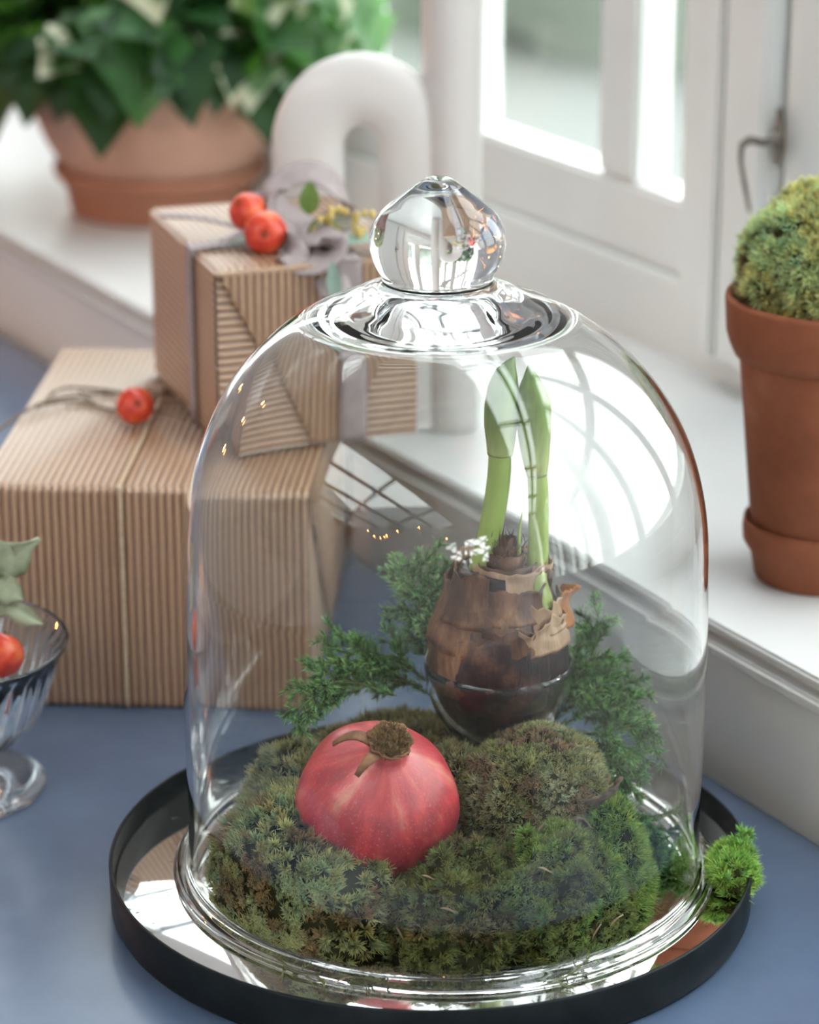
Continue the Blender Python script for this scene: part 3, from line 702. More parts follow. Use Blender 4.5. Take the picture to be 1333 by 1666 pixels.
# ------------------------------------------------------------------ feathery evergreen sprigs
M['sprig'] = translucent(vcol(mat('sprig_green', rough=.55, spec=.4)), .3)
def sprig(label, pts, seed, nb=16, bl=.022, nl=.0042, base=(.05, .12, .03), tip=(.16, .34, .10), stem=(.14, .16, .06), group=None, flatten=None, name='evergreen_sprig', dens=26, wid=.0007):
    g = np.random.default_rng(seed); P = spline(pts, 40); T, Nn, B = frames(P); org = P[0].copy()
    segs = [(P, .0007)]
    for k in range(nb):
        q = .12+.86*(k+.5)/nb; i = int(q*39); a = (k*2.4+g.normal(0, .4)); d = Nn[i]*math.cos(a)+B[i]*math.sin(a)
        l = bl*(1.15-q*.75)*g.uniform(.7, 1.2); D = d*.75+T[i]*.75+g.normal(size=3)*.12
        if flatten is not None: D[2] += flatten
        pp = [P[i], P[i]+D*l*.5, P[i]+D*l+np.array([0, 0, g.normal(0, .12)*l])]
        segs.append((spline(pp, 12), .0004))
        for m_ in range(4):
            j = 3+2*m_; d2 = np.cross(D, g.normal(size=3)); d2 /= np.linalg.norm(d2)
            D2 = (D/np.linalg.norm(D)*.7+d2*.6)*l*.35; S0 = segs[-1-m_][0][j]
            segs.append((spline([S0, S0+D2*.6, S0+D2], 6), .0003))
    parts = [tube_vf(s-org, [r, r*.5], len(s), 5) for s, r in segs]
    v, f = join(parts)
    root = thing(name, label, 'foliage', org, 0, group)
    mesh('twig', v, f, mat_stem, root)
    PP = []; NN = []
    for s, r in segs:
        tt = np.gradient(s, axis=0); L_ = np.sum(np.linalg.norm(np.diff(s, axis=0), axis=1)); k = max(3, int(L_*dens*38))
        u = g.random(k)*(len(s)-1); i = u.astype(int); i = np.minimum(i, len(s)-2); fr_ = (u-i)[:, None]
        PP.append(s[i]*(1-fr_)+s[i+1]*fr_); q = tt[i]; NN.append(q/np.linalg.norm(q, axis=1)[:, None])
    PP = np.vstack(PP); NN = np.vstack(NN)
    V, Fq, Cc = tufts(PP, NN, nl, 4, wid, 1.15, base, tip, seed, .1)
    V = V.reshape(-1, 3); V[:, 2] = np.maximum(V[:, 2], .0012)
    q = np.hypot(V[:, 0], V[:, 1])
    if rcl[0]: s = np.minimum(1, .1135/np.maximum(q, 1e-6)); V[:, :2] *= s[:, None]
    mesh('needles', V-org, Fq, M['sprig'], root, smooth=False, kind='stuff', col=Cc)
    return root
mat_stem = mat('twig_green', (.16, .17, .07), .6)
rcl = [True]
A = lambda x, y, d: aty(x, y, d)
spr = [('feathery green sprig arching far left behind the pomegranate', [(640, 1130, .03), (570, 1110, .03), (510, 1120, .015), (478, 1170, .0)], 1),
       ('feathery green sprig spreading left below the bulb', [(700, 1110, .05), (640, 1070, .05), (580, 1060, .045), (520, 1090, .035)], 2),
       ('feathery green sprig reaching up just left of the bulb', [(720, 1100, .055), (690, 1030, .055), (675, 970, .055), (645, 925, .055)], 3),
       ('thin green sprig tip standing upright left of the bulb neck', [(735, 1080, .06), (715, 1010, .06), (690, 960, .06), (682, 905, .06)], 4),
       ('short green sprig close behind the left side of the bulb', [(735, 1100, .065), (720, 1030, .065), (722, 980, .065), (712, 935, .065)], 5),
       ('feathery green sprig low on the left between moss and bulb', [(700, 1130, .045), (650, 1100, .045), (610, 1090, .045), (560, 1080, .04)], 6),
       ('feathery green sprig rising tall to the right of the bulb', [(900, 1180, .045), (935, 1120, .05), (965, 1060, .05), (975, 995, .05)], 7),
       ('feathery green sprig drooping at the right edge of the dome', [(900, 1190, .035), (970, 1150, .04), (1030, 1160, .035), (1065, 1210, .02)], 8),
       ('feathery green sprig pushing right between bulb and glass', [(890, 1170, .05), (940, 1120, .055), (1000, 1110, .055), (1050, 1150, .045)], 9),
       ('green sprig hanging down beside the round moss cushion', [(940, 1190, .025), (990, 1200, .02), (1015, 1250, .01), (1020, 1310, -.0)], 10),
       ('green sprig lying on the mirror at the lower right inside the dome', [(960, 1260, .015), (1010, 1330, .01), (1050, 1390, .0), (1070, 1440, -.01)], 11),
       ('green sprig flat on the mirror near the right wall of the dome', [(1000, 1300, .02), (1060, 1340, .015), (1095, 1400, .0), (1100, 1450, -.01)], 12),
       ('dense green sprig directly behind the right side of the bulb', [(880, 1150, .06), (925, 1110, .065), (960, 1100, .065), (985, 1130, .06)], 13)]
for lab, pts, sd in spr:
    P = [A(*p) for p in pts]
    for p in P:
        if p[2] < .002: p[2] = .002
        q = math.hypot(p[0], p[1])
        if q > .105: p[0] *= .105/q; p[1] *= .105/q
    sprig(lab, P, sd, nb=15 if sd not in (4, 5) else 8, base=(.035, .09, .025) if sd % 2 else (.05, .12, .03), tip=(.34, .66, .24) if sd % 3 else (.42, .72, .30), dens=22, nl=.005, wid=.0008)
# tips poking out on the tray right of the dome
rcl[0] = False
sprig('thin green sprig leaning over the tray rim at the right', [on(1185, 1430, .012), on(1198, 1400, .014), on(1207, 1375, .017), on(1213, 1352, .020)], 21, nb=9, bl=.010, nl=.004, base=(.10, .26, .05), tip=(.30, .58, .14), name='evergreen_sprig', dens=20)
rcl[0] = True
# brown sprig and debris lying at the front
sprig('brownish withered sprig lying on the mirror at the front under the dome', [on(540, 1590, .003), on(580, 1592, .003), on(620, 1600, .003), on(660, 1606, .003)], 31, nb=9, bl=.009, nl=.003, base=(.10, .08, .03), tip=(.32, .26, .13), name='withered_sprig', dens=14)
sprig('thin brown roots lying at the front left edge of the moss', [on(450, 1560, .003), on(480, 1580, .003), on(515, 1588, .003), on(530, 1600, .003)], 32, nb=8, bl=.008, nl=.003, base=(.08, .05, .02), tip=(.26, .18, .08), name='withered_sprig', dens=12)
sprig('pale green flake of moss lying front right inside the dome', [on(890, 1600, .003), on(920, 1590, .004), on(945, 1570, .005), on(965, 1550, .006)], 33, nb=9, bl=.008, nl=.003, base=(.08, .10, .04), tip=(.30, .36, .20), name='withered_sprig', dens=14)
# dried bark piece
M['bark'] = noisecol(mat('dry_bark', rough=.85), [(.3, (.09, .065, .05)), (.55, (.24, .18, .14)), (.75, (.42, .35, .29))], scale=150, detail=8, bump=.6, bscale=500)[0]
o_ = on_moss(955, 1350, .004)
bk_ = thing('bark_scrap', 'torn grey brown scrap of bark on the right of the moss', 'bark', o_)
for i, (pts, w) in enumerate([([(915, 1345), (945, 1335), (965, 1370), (985, 1402)], .008), ([(930, 1350), (960, 1372), (978, 1368), (1000, 1372)], .0045),
                              ([(945, 1310), (975, 1300), (1000, 1280), (1010, 1262)], .011), ([(925, 1385), (950, 1392), (968, 1398), (982, 1405)], .003), ([(940, 1330), (930, 1355), (922, 1375), (915, 1392)], .005)]):
    P = spline([aty(x, y, o_[1]+(.006 if i == 2 else 0))-o_ for x, y in pts], 16)
    P = P+np.array([[.0008*nz((i, q, 2), 1.3), .001*nz((q, i, 4), .9), .0008*nz((q*.7, i, 1), 1)] for q in range(16)])
    sheet(P, np.array([w*(1-.75*q)*(1+.3*nz((q*5, i, 0))) for q in np.linspace(0, 1, 16)]), M['bark'], 'bark_strip', bk_, side=(.3, -.5, .8), thick=.0012, wave=.0008)
# dry needles and flakes scattered on the moss
M['straw'] = mat('dry_straw', (.48, .36, .22), .7)
fl_spots = [((1000-9, 1490), -.05, (.9, .2, .6)), ((700, 1437), -.085, (.8, .1, -.4)), ((735, 1490), -.085, (.9, 0, -.3)), ((895, 1430), -.07, (.8, 0, -.4)), ((655, 1515), -.09, (.4, 0, -.8)), ((560, 1595), -.1, (.8, .3, .1)), ((880, 1345), -.06, (.5, 0, .8)), ((960, 1508), -.06, (.5, 0, .8))]
SLAB = ['pale straw bit at the far right edge of the front moss', 'tiny straw bit on the front moss just below the pomegranate', 'straw bit lying on the centre front moss cushion', 'straw bit on the front right moss below the bark', 'slanting straw bit at the lower left of the centre moss', 'brown straw bit on the mirror in front of the pale moss', 'upright straw bit under the round olive moss', 'light straw bit low on the right front moss']
for i, ((x, y), d, dr) in enumerate(fl_spots):
    c_ = on_moss(x, y, .0045); dr = np.array(dr)/np.linalg.norm(dr)
    o = tube('straw_bit', [-dr*.004, -dr*.001+np.array([0, 0, .0006]), dr*.004], [.0002, .0006, .0002], M['straw'], None, 8, 6)
    o.location = c_; tag(o, SLAB[i], 'straw', 'straw bits on the moss')

# ------------------------------------------------------------------ gift boxes in ribbed kraft paper
def kraft(name, period, axis):
    m = mat(name, rough=.36, spec=1.0, Coat_Weight=.2, Coat_Roughness=.25); t, b = nodes(m); N_ = t.nodes; L_ = t.links
    uv = N_.new('ShaderNodeUVMap'); uv.uv_map = 'UV'; s = N_.new('ShaderNodeSeparateXYZ'); L_.new(uv.outputs[0], s.inputs[0])
    mu = N_.new('ShaderNodeMath'); mu.operation = 'MULTIPLY'; mu.inputs[1].default_value = 2*PI/period; L_.new(s.outputs[0], mu.inputs[0])
    sn = N_.new('ShaderNodeMath'); sn.operation = 'SINE'; L_.new(mu.outputs[0], sn.inputs[0])
    r = N_.new('ShaderNodeMapRange'); r.inputs['From Min'].default_value = -1; L_.new(sn.outputs[0], r.inputs[0])
    mx = N_.new('ShaderNodeMix'); mx.data_type = 'RGBA'; mx.inputs['A'].default_value = (.22, .105, .053, 1); mx.inputs['B'].default_value = (.56, .355, .22, 1)
    L_.new(r.outputs[0], mx.inputs['Factor'])
    nn = N_.new('ShaderNodeTexNoise'); nn.inputs['Scale'].default_value = 300; tcc = N_.new('ShaderNodeTexCoord'); L_.new(tcc.outputs['Object'], nn.inputs['Vector'])
    m2 = N_.new('ShaderNodeMix'); m2.data_type = 'RGBA'; m2.blend_type = 'MULTIPLY'; m2.inputs['Factor'].default_value = .25
    L_.new(mx.outputs['Result'], m2.inputs['A']); L_.new(nn.outputs[0], m2.inputs['B']); L_.new(m2.outputs['Result'], b.inputs['Base Color'])
    return m
PER = .0043; M['kraft'] = kraft('ribbed_kraft', PER, 0)
M['kraft_plain'] = noisecol(mat('plain_kraft', rough=.4, spec=.7), [(.3, (.40, .26, .17)), (.7, (.50, .34, .23))], scale=40, bump=.1, bscale=400)[0]
def ribbed(name, grid, uvs, parent, m):
    """grid (a,b,3) points; uvs (a,b) rib coordinate"""
    a, b_, _ = grid.shape; idx = np.arange(a*b_).reshape(a, b_)
    f = np.stack([idx[:-1, :-1], idx[1:, :-1], idx[1:, 1:], idx[:-1, 1:]], -1).reshape(-1, 4)
    o = mesh(name, grid.reshape(-1, 3), f, m, parent)
    uvl = o.data.uv_layers.new(name='UV'); u = uvs.reshape(-1)[f.ravel()]
    d = np.zeros((len(u), 2), dtype=np.float32); d[:, 0] = u; uvl.data.foreach_set('uv', d.ravel()); return o
def rrect(w, h, r, n=5, m=10):          # closed rounded rectangle path with normals, counter-clockwise from the bottom
    P = []; Nn = []
    for cx, cy, a0 in ((w-r, r, -PI/2), (w-r, h-r, 0), (r, h-r, PI/2), (r, r, PI)):
        for k in range(n+1):
            a = a0+PI/2*k/n; P.append((cx+r*math.cos(a), cy+r*math.sin(a))); Nn.append((math.cos(a), math.sin(a)))
    P = np.array(P); Nn = np.array(Nn); P = np.vstack([P, P[:1]]); Nn = np.vstack([Nn, Nn[:1]])
    # densify
    s = np.r_[0, np.cumsum(np.hypot(*np.diff(P, axis=0).T))]; return P, Nn, s
def flap(name, poly_l, poly_r, z0, z1, ribdir, out, parent, m, place, nx=110, nzz=26, amp=.0007, edge=.0):
    """a folded flap on an end face: left/right borders as x(z); ribs along z ('v') or along x ('h')"""
    zs_ = np.linspace(z0, z1, nzz if ribdir == 'v' else 110); G = []; U = []
    for z in zs_:
        l, r = poly_l(z), poly_r(z); xs_ = np.linspace(l, max(r, l+.0005), nx if ribdir == 'v' else 20)
        q = xs_ if ribdir == 'v' else np.full_like(xs_, z)
        h = out+amp*np.sin(2*PI*q/PER)
        G.append(np.array([place(x, z, hh) for x, hh in zip(xs_, h)])); U.append(q)
    return ribbed(name, np.array(G), np.array(U), parent, m)

# --- large box: ribs run up the front and back over the top
bigbox = thing('gift_box', 'large gift box in ribbed brown paper tied with twine, underneath the smaller one', 'gift box', (-.241, .2085, TABLE), math.radians(-3.5))
w, dpt, hh = .171, .252, .1255
P, Nn, s = rrect(dpt, hh, .004)
nx = 40*6; xs = np.linspace(.0, w, nx)
G = np.zeros((len(P), nx, 3)); U = np.zeros((len(P), nx))
dis = .0008*np.sin(2*PI*xs/PER)
for i in range(len(P)):
    G[i, :, 0] = xs; G[i, :, 1] = P[i, 0]+Nn[i, 0]*dis; G[i, :, 2] = P[i, 1]+Nn[i, 1]*dis; U[i] = xs
ribbed('paper_wrap', G[::-1], U[::-1], bigbox, M['kraft'])
for sx_, x in ((-1, 0.0015), (1, w-.0015)):
    box('end_panel', (min(x, x-sx_*.001), max(x, x-sx_*.001), .002, dpt-.002, .002, hh-.002), M['kraft_plain'], bigbox, .0004)
    pl_v = lambda z: dpt*.5*(1-z/hh)*.0+.003+(dpt*.42)*(1-z/hh); pr_v = lambda z: dpt-.003-(dpt*.42)*(1-z/hh)
    flap('folded_flap', pl_v, pr_v, .01, hh-.002, 'v', .0012, bigbox, M['kraft'], (lambda X: (lambda a, z, o: (X+sx_*o, a, z)))(x), 150)
M['twine'] = noisecol(mat('brown_twine', rough=.8), [(.3, (.10, .07, .05)), (.7, (.30, .22, .16))], scale=500)[0]
M['twine_light'] = noisecol(mat('pale_string', rough=.8), [(.3, (.46, .34, .22)), (.7, (.66, .52, .38))], scale=500)[0]
o_ = np.array([-.241, .2085, TABLE]); ca_, sa_ = math.cos(math.radians(3.5)), math.sin(math.radians(3.5))
def tolocal(p): d = np.array(p)-o_; return np.array([d[0]*ca_-d[1]*sa_, d[0]*sa_+d[1]*ca_, d[2]])
xs0 = tolocal(aty(200, 900, .205))[0]
tube('string', [(xs0, dpt*.9, hh+.0016), (xs0, dpt*.5, hh+.0016), (xs0, .002, hh+.0016), (xs0, -.0016, hh-.003), (xs0, -.0016, hh*.5), (xs0, -.0016, .001)], .0010, M['twine_light'], bigbox, 60, 8, label='pale string round the box')
zt = TABLE+hh
tw = [[(-30, 705), (60, 665), (150, 640), (235, 632), (270, 640)], [(60, 668), (100, 635), (160, 628), (215, 640)], [(70, 662), (130, 650), (180, 662), (240, 670), (300, 685)], [(130, 638), (160, 655), (200, 668), (250, 650), (268, 632)], [(215, 640), (262, 650), (300, 660), (330, 690)]]
for k, pts in enumerate(tw):
    P = [on(x, y, zt+.003) for x, y in pts]
    if k == 0: P[0] = P[0]+np.array([-.01, 0, -.012])
    tube('twine_loop', [tolocal(p)+np.array([0, 0, .002*math.sin(i*1.7+k)]) for i, p in enumerate(P)], .0009, M['twine'], bigbox, 40, 6, label='brown knotted twine')

# --- small box on top, turned 15 degrees
RB = math.radians(18.5)
sb = np.array([-.1185, .262, zt+.0012])
sbox = thing('gift_box', 'smaller ribbed brown gift box with grey ribbon bow, on top of the large one', 'gift box', sb, RB)
w2, d2, h2 = .112, .150, .0985
P, Nn, s = rrect(w2, h2, .003)
# dense path so the ribs run along the depth of the box
def dense(P, Nn, step):
    s = np.r_[0, np.cumsum(np.hypot(*np.diff(P, axis=0).T))]; u = np.arange(0, s[-1], step)
    return np.stack([np.interp(u, s, P[:, 0]), np.interp(u, s, P[:, 1])], 1), np.stack([np.interp(u, s, Nn[:, 0]), np.interp(u, s, Nn[:, 1])], 1), u
Pd, Nd, u = dense(P, Nn, PER/6)
ys = np.linspace(.002, d2-.002, 14); dd = .0005*np.sin(2*PI*u/PER)
G = np.zeros((len(Pd)+1, len(ys), 3)); U = np.zeros((len(Pd)+1, len(ys)))
for i in range(len(Pd)+1):
    j = i % len(Pd)
    G[i, :, 0] = Pd[j, 0]+Nd[j, 0]*dd[j]; G[i, :, 1] = ys; G[i, :, 2] = Pd[j, 1]+Nd[j, 1]*dd[j]; U[i] = u[j]
ribbed('paper_wrap', G, U, sbox, M['kraft'])
box('end_panel', (.002, w2-.002, .001, .003, .001, h2-.001), M['kraft_plain'], sbox, .0004)
box('end_panel', (.002, w2-.002, d2-.003, d2-.001, .001, h2-.001), M['kraft_plain'], sbox, .0004)
pf = lambda x, z, o: (x, .001-o, z)
flap('folded_flap', lambda z: .0005, lambda z: .0015+(w2*.50)*(1-z/h2)*1.05, .0015, h2-.003, 'h', .0009, sbox, M['kraft'], pf)
flap('folded_flap', lambda z: w2-.0015-(w2*.50)*(1-z/h2)*1.05, lambda z: w2-.0005, .0015, h2-.003, 'h', .0014, sbox, M['kraft'], pf)
flap('folded_flap', lambda z: .001+(w2*.44)*(1-z/h2)+.0003, lambda z: w2-.001-(w2*.38)*(1-z/h2), .004, h2-.0005, 'v', .0034, sbox, M['kraft'], pf)
box('paper_fold', (.0, w2, -.003, .004, h2-.0022, h2-.0002), M['kraft_plain'], sbox, .0008)
M['ribbon'] = noisecol(mat('mauve_grey_ribbon', rough=.6, spec=.3), [(.3, (.27, .22, .22)), (.7, (.38, .32, .32))], scale=80, bump=.2, bscale=900)[0]
def sl(p): d = np.array(p)-sb; c, s_ = math.cos(RB), math.sin(RB); return np.array([d[0]*c+d[1]*s_, -d[0]*s_+d[1]*c, d[2]])
xr = .072
P = [(xr, d2+.002, .002), (xr, d2+.002, h2*.5), (xr, d2+.0015, h2), (xr, d2-.004, h2+.0018), (xr, d2*.5, h2+.0018), (xr, .002, h2+.0022), (xr, -.0048, h2-.003), (xr, -.0052, h2*.5), (xr, -.0052, .001)]
sheet(spline(P, 60), .0155, M['ribbon'], 'ribbon_band', sbox, side=(1, 0, 0), thick=.0006)
yr = .050
P = [(-.0018, yr, .001), (-.0018, yr, h2*.5), (-.0018, yr, h2-.002), (.003, yr, h2+.0018), (w2*.5, yr, h2+.0025), (w2-.003, yr, h2+.0018), (w2+.0018, yr, h2-.002), (w2+.0018, yr, h2*.5), (w2+.0018, yr, .001)]
sheet(spline(P, 60), .0125, M['ribbon'], 'ribbon_band', sbox, side=(0, 1, 0), thick=.0006)
zb = zt+h2+.001
def loopsheet(pts, wd, side, name='ribbon_loop'):
    P = spline([sl(p) for p in pts], 40); sheet(P, wd, M['ribbon'], name, sbox, side=side, thick=.0007)
B_ = lambda x, y, z: aty(x, y, z)
yb = .31
loopsheet([B_(478, 395, yb), B_(450, 340, yb+.015), B_(455, 300, yb+.03), B_(500, 280, yb+.035), B_(540, 300, yb+.03), B_(560, 345, yb+.02), B_(530, 370, yb+.01), B_(485, 398, yb)], .020, (.2, 1, .5))
loopsheet([B_(480, 392, yb), B_(520, 385, yb-.01), B_(545, 400, yb-.02), B_(530, 425, yb-.03), B_(495, 432, yb-.03), B_(474, 412, yb-.02), B_(476, 395, yb)], .019, (.3, 1, .3))
loopsheet([B_(485, 395, yb-.005), B_(515, 420, yb-.02), B_(535, 445, yb-.03), B_(548, 480, yb-.046)], .018, (1, .1, .2), 'ribbon_tail')
loopsheet([B_(478, 392, yb), B_(440, 385, yb), B_(400, 378, yb-.004), B_(360, 392, yb-.010)], .006, (.1, 1, .1), 'ribbon_tail')
loopsheet([B_(470, 385, yb+.005), B_(400, 372, yb+.012), B_(330, 355, yb+.03), B_(262, 350, yb+.05)], .005, (.1, 1, .1), 'ribbon_tail')

# ------------------------------------------------------------------ crab apples
ap = mat('crab_apple_skin', rough=.28, spec=.5)
t, b = nodes(ap); N = t.nodes; L = t.links
tc = N.new('ShaderNodeTexCoord')
L.new(RAMP(NZ(tc.outputs['Object'], 70, 5), [(.35, (.50, .025, .018)), (.55, (.66, .07, .03)), (.75, (.80, .25, .06))]), b.inputs['Base Color'])
M['dimple'] = mat('apple_calyx', (.16, .10, .03), .8)
def apple(label, c, r, tilt, name='crab_apple', group=None, loc=None):
    root = thing(name, label, 'apple', c, 0, group); root.rotation_euler = tilt
    prof = []
    for a in np.linspace(-PI/2, PI/2, 30):
        q = abs(a)/(PI/2); dent = .16*max(0, (q-.72)/.28)**1.5
        prof.append((max(r*math.cos(a)*(1+.05*math.sin(a)), .0001), r*.95*math.sin(a)*(1-dent)))
    lathe('fruit_body', prof, ap, root, 40, lambda th, rr, z: 1+.015*np.cos(5*th))
    g = np.random.default_rng(3)
    V, Fq, _ = tufts(np.array([[r*.07*math.cos(q), r*.07*math.sin(q), r*.80] for q in np.arange(6)]), np.tile([0, 0, 1.], (6, 1)), r*.2, 3, r*.08, 1., (1, 1, 1), (1, 1, 1), 2)
    mesh('calyx', V, Fq, M['dimple'], root, smooth=False)
    tube('stalk', [(0, 0, -r*.72), (r*.05, 0, -r*1.0), (r*.2, 0, -r*1.3)], r*.045, M['dimple'], root, 8, 6)
    return root
R_ = math.radians
ra = 35*1.52/4500
a1 = on(432, 378, zb+ra*.95); apple('red crab apple in front of the ribbon bow, its flower end to the viewer', a1, ra, (R_(80), 0, 0))
a2 = on(405, 345, zb+ra*1.15); a2 += np.array([0, .012, 0]); a2 = aty(404, 345, a1[1]+.017); apple('red crab apple half hidden behind the front one on the small gift', a2, ra*.9, (R_(30), R_(-40), 0))
a3 = aty(425+28, 352, a1[1]+.035)
a4 = on(220, 660, zt+.0115); apple('red crab apple lying on twine on top of the large gift', a4, 31*1.53/4500, (R_(60), R_(30), 0))

# ------------------------------------------------------------------ leaves on the small gift
def leafmesh(L_, Wd, bend=.2, fold=.25, tipq=1.0, n=12, twist=0):
    V = []; f = []
    for i in range(n+1):
        q = i/n; ww = Wd*math.sin(PI*min(1, q**.85))**.8*(1 if i not in (0, n) else 0)+.0002
        for s_ in (-1, -.5, 0, .5, 1):
            a = twist*q
            y = s_*ww/2; z = -bend*L_*q*q+abs(s_)*fold*ww*.5
            V.append((q*L_, y*math.cos(a)-z*0, z+y*math.sin(a)))
    for i in range(n):
        for j in range(4): a = i*5+j; f.append([a, a+5, a+6, a+1])
    k = len(V); V = V+[(x, y, z-.0004) for x, y, z in V]
    f2 = [[a+k for a in q[::-1]] for q in f]
    return V, f+f2
def placed_leaf(name, label, p, L_, Wd, rot, m, cat='leaf', **k):
    v, f = leafmesh(L_, Wd, **k); o = mesh(name, v, f, m); o.location = p; o.rotation_euler = rot; tag(o, label, cat); return o
M['euc'] = translucent(noisecol(mat('eucalyptus', rough=.5), [(.3, (.22, .34, .27)), (.7, (.36, .50, .42))], scale=60)[0], .15)
M['leafg'] = translucent(noisecol(mat('leaf_green', rough=.45), [(.3, (.12, .22, .05)), (.7, (.24, .36, .09))], scale=60)[0], .25)
M['berryY'] = noisecol(mat('yellow_berry', rough=.5), [(.3, (.55, .42, .12)), (.7, (.72, .52, .16))], scale=90)[0]
placed_leaf('eucalyptus_leaf', 'blue-green leaf lying flat on the small gift left of the apples', on(455, 385, zb+.004), .046, .017, (0, R_(2), R_(192)), M['euc'], bend=.03, fold=.1)
placed_leaf('eucalyptus_leaf', 'pale blue-green leaf lying on the right side of the small gift', on(520, 400, zb+.006), .045, .018, (0, R_(-6), R_(15)), M['euc'], bend=.05, fold=.1)
placed_leaf('eucalyptus_leaf', 'pale green leaf hanging over the front edge of the small gift', on(540, 425, zb+.004), .03, .008, (R_(30), R_(60), R_(-80)), M['euc'], bend=.1, fold=.1)
placed_leaf('green_leaf', 'small upright green leaf beside the ribbon bow', B_(503, 350, yb+.01), .019, .011, (R_(90), R_(-88), R_(0)), M['leafg'], bend=.03, fold=.2)
bs = thing('berry_sprig', 'small sprig of yellow flower buds beside the ribbon bow', 'sprig', B_(500, 378, yb))
o_ = B_(500, 378, yb); g = np.random.default_rng(4); stems = []
ends = [(535, 350), (560, 345), (575, 362), (600, 352), (552, 372), (545, 388), (580, 378), (520, 362), (592, 370), (540, 360)]
for x, y in ends:
    e_ = B_(x, y, yb+g.uniform(-.008, .008)); mid = (o_+e_)/2+np.array([0, 0, .003]); stems.append(tube_vf([o_*0, mid-o_, e_-o_], [.0005, .0003], 10, 5))
v, f = join(stems); mesh('twig', v, f, M['leafg'], bs)
for x, y in ends:
    for k in range(3):
        c_ = B_(x+g.normal(0, 7), y+g.normal(0, 6), yb+g.uniform(-.006, .006))-o_
        v, f = lathe_vf([(.0001, -.0020), (.0014, -.0014), (.0019, 0), (.0012, .0016), (.0001, .0022)], 8)
        mesh('bud', v+c_, f, M['berryY'], bs)

# ------------------------------------------------------------------ terracotta
def terra(name, st, b_=.25, sc=18):
    return noisecol(mat(name, rough=.8, spec=.2), st, scale=sc, detail=8, rough=.65, bump=b_, bscale=260)[0]
M['terraP'] = terra('pale_terracotta', [(.3, (.46, .25, .18)), (.7, (.60, .36, .27))], sc=10)
M['terra'] = terra('terracotta', [(.28, (.19, .062, .030)), (.58, (.29, .098, .050)), (.66, (.33, .13, .075)), (.78, (.50, .32, .26))])
M['terraS'] = terra('rosy_terracotta', [(.3, (.33, .14, .085)), (.7, (.44, .20, .13))], sc=10)
M['soil'] = noisecol(mat('soil', rough=1), [(.3, (.012, .010, .008)), (.7, (.05, .04, .03))], scale=80, bump=.6)[0]
# left bowl-shaped pot on its saucer
pp = on(262, 336, SILL); sr = 176*2.1/4500
sa = thing('saucer', 'terracotta saucer under the wide plant bowl', 'saucer', pp)
k = 2.12/4500
lathe('saucer_dish', [(.0005, 0), (148*k, 0), (152*k, .004), (158*k, .020), (168*k, .026), (176*k, .030), (178*k, .036), (174*k, .038), (166*k, .034), (150*k, .012), (.0005, .010)], M['terraS'], sa, 96)
bpot = thing('plant_bowl', 'wide pale terracotta bowl planted with ivy on the window sill', 'plant pot', pp+np.array([0, 0, .0125]))
lathe('bowl_body', [(.0005, .0), (120*k, .0), (140*k, .006), (165*k, .026), (190*k, .046), (206*k, .066), (211*k, .071), (207*k, .075), (213*k, .080), (218*k, .100), (219*k, .104), (214*k, .106), (207*k, .103), (200*k, .085), (195*k, .06), (.0005, .055)], M['terraP'], bpot, 96)
lathe('soil', [(.0005, .088), (150*k, .086), (200*k, .084)], M['soil'], bpot, 48)
# ivy
def ivy_leaf(seed, L_=.045):
    pts = [(0, 0), (-.05, .16), (-.02, .36), (.14, .50), (.28, .42), (.40, .30), (.50, .44), (.62, .30), (.80, .16), (1.0, 0)]
    V = [(0.35, 0, 0)]; f = []
    out = [(x, y) for x, y in pts]+[(x, -y) for x, y in pts[-2:0:-1]]
    for x, y in out: V.append((x, y, abs(y)*.22-.22*x*x))
    V = [(x*L_, y*L_, z*L_) for x, y, z in V]; n = len(out)
    f = [[0, 1+i, 1+(i+1) % n] for i in range(n)]
    V.append((-.25*L_, 0, -.1*L_)); V.append((-.25*L_, .012*L_, -.1*L_)); f.append([1, n+1, n+2])
    me = bpy.data.meshes.new('leaf'); me.from_pydata(V, [], f); me.update(); me.shade_smooth(); return me
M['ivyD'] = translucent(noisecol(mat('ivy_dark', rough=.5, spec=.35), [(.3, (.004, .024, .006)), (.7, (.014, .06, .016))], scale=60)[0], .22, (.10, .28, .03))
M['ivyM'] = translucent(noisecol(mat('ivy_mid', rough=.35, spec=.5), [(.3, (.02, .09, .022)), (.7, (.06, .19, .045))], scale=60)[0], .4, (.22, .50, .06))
M['ivyV'] = translucent(noisecol(mat('ivy_cream', rough=.4, spec=.5), [(.45, (.12, .26, .10)), (.52, (.66, .68, .48))], scale=35, detail=2)[0], .3)
ivy = thing('ivy_plant', 'dark green ivy with some cream leaves filling the wide terracotta bowl', 'plant', pp+np.array([0, 0, .10]))
meshes = []
for mk in ('ivyD', 'ivyM', 'ivyV'):
    me = ivy_leaf(1); me.materials.append(M[mk]); meshes.append(me)
g = np.random.default_rng(12); ctr = pp+np.array([0, 0, .10])
stv = []
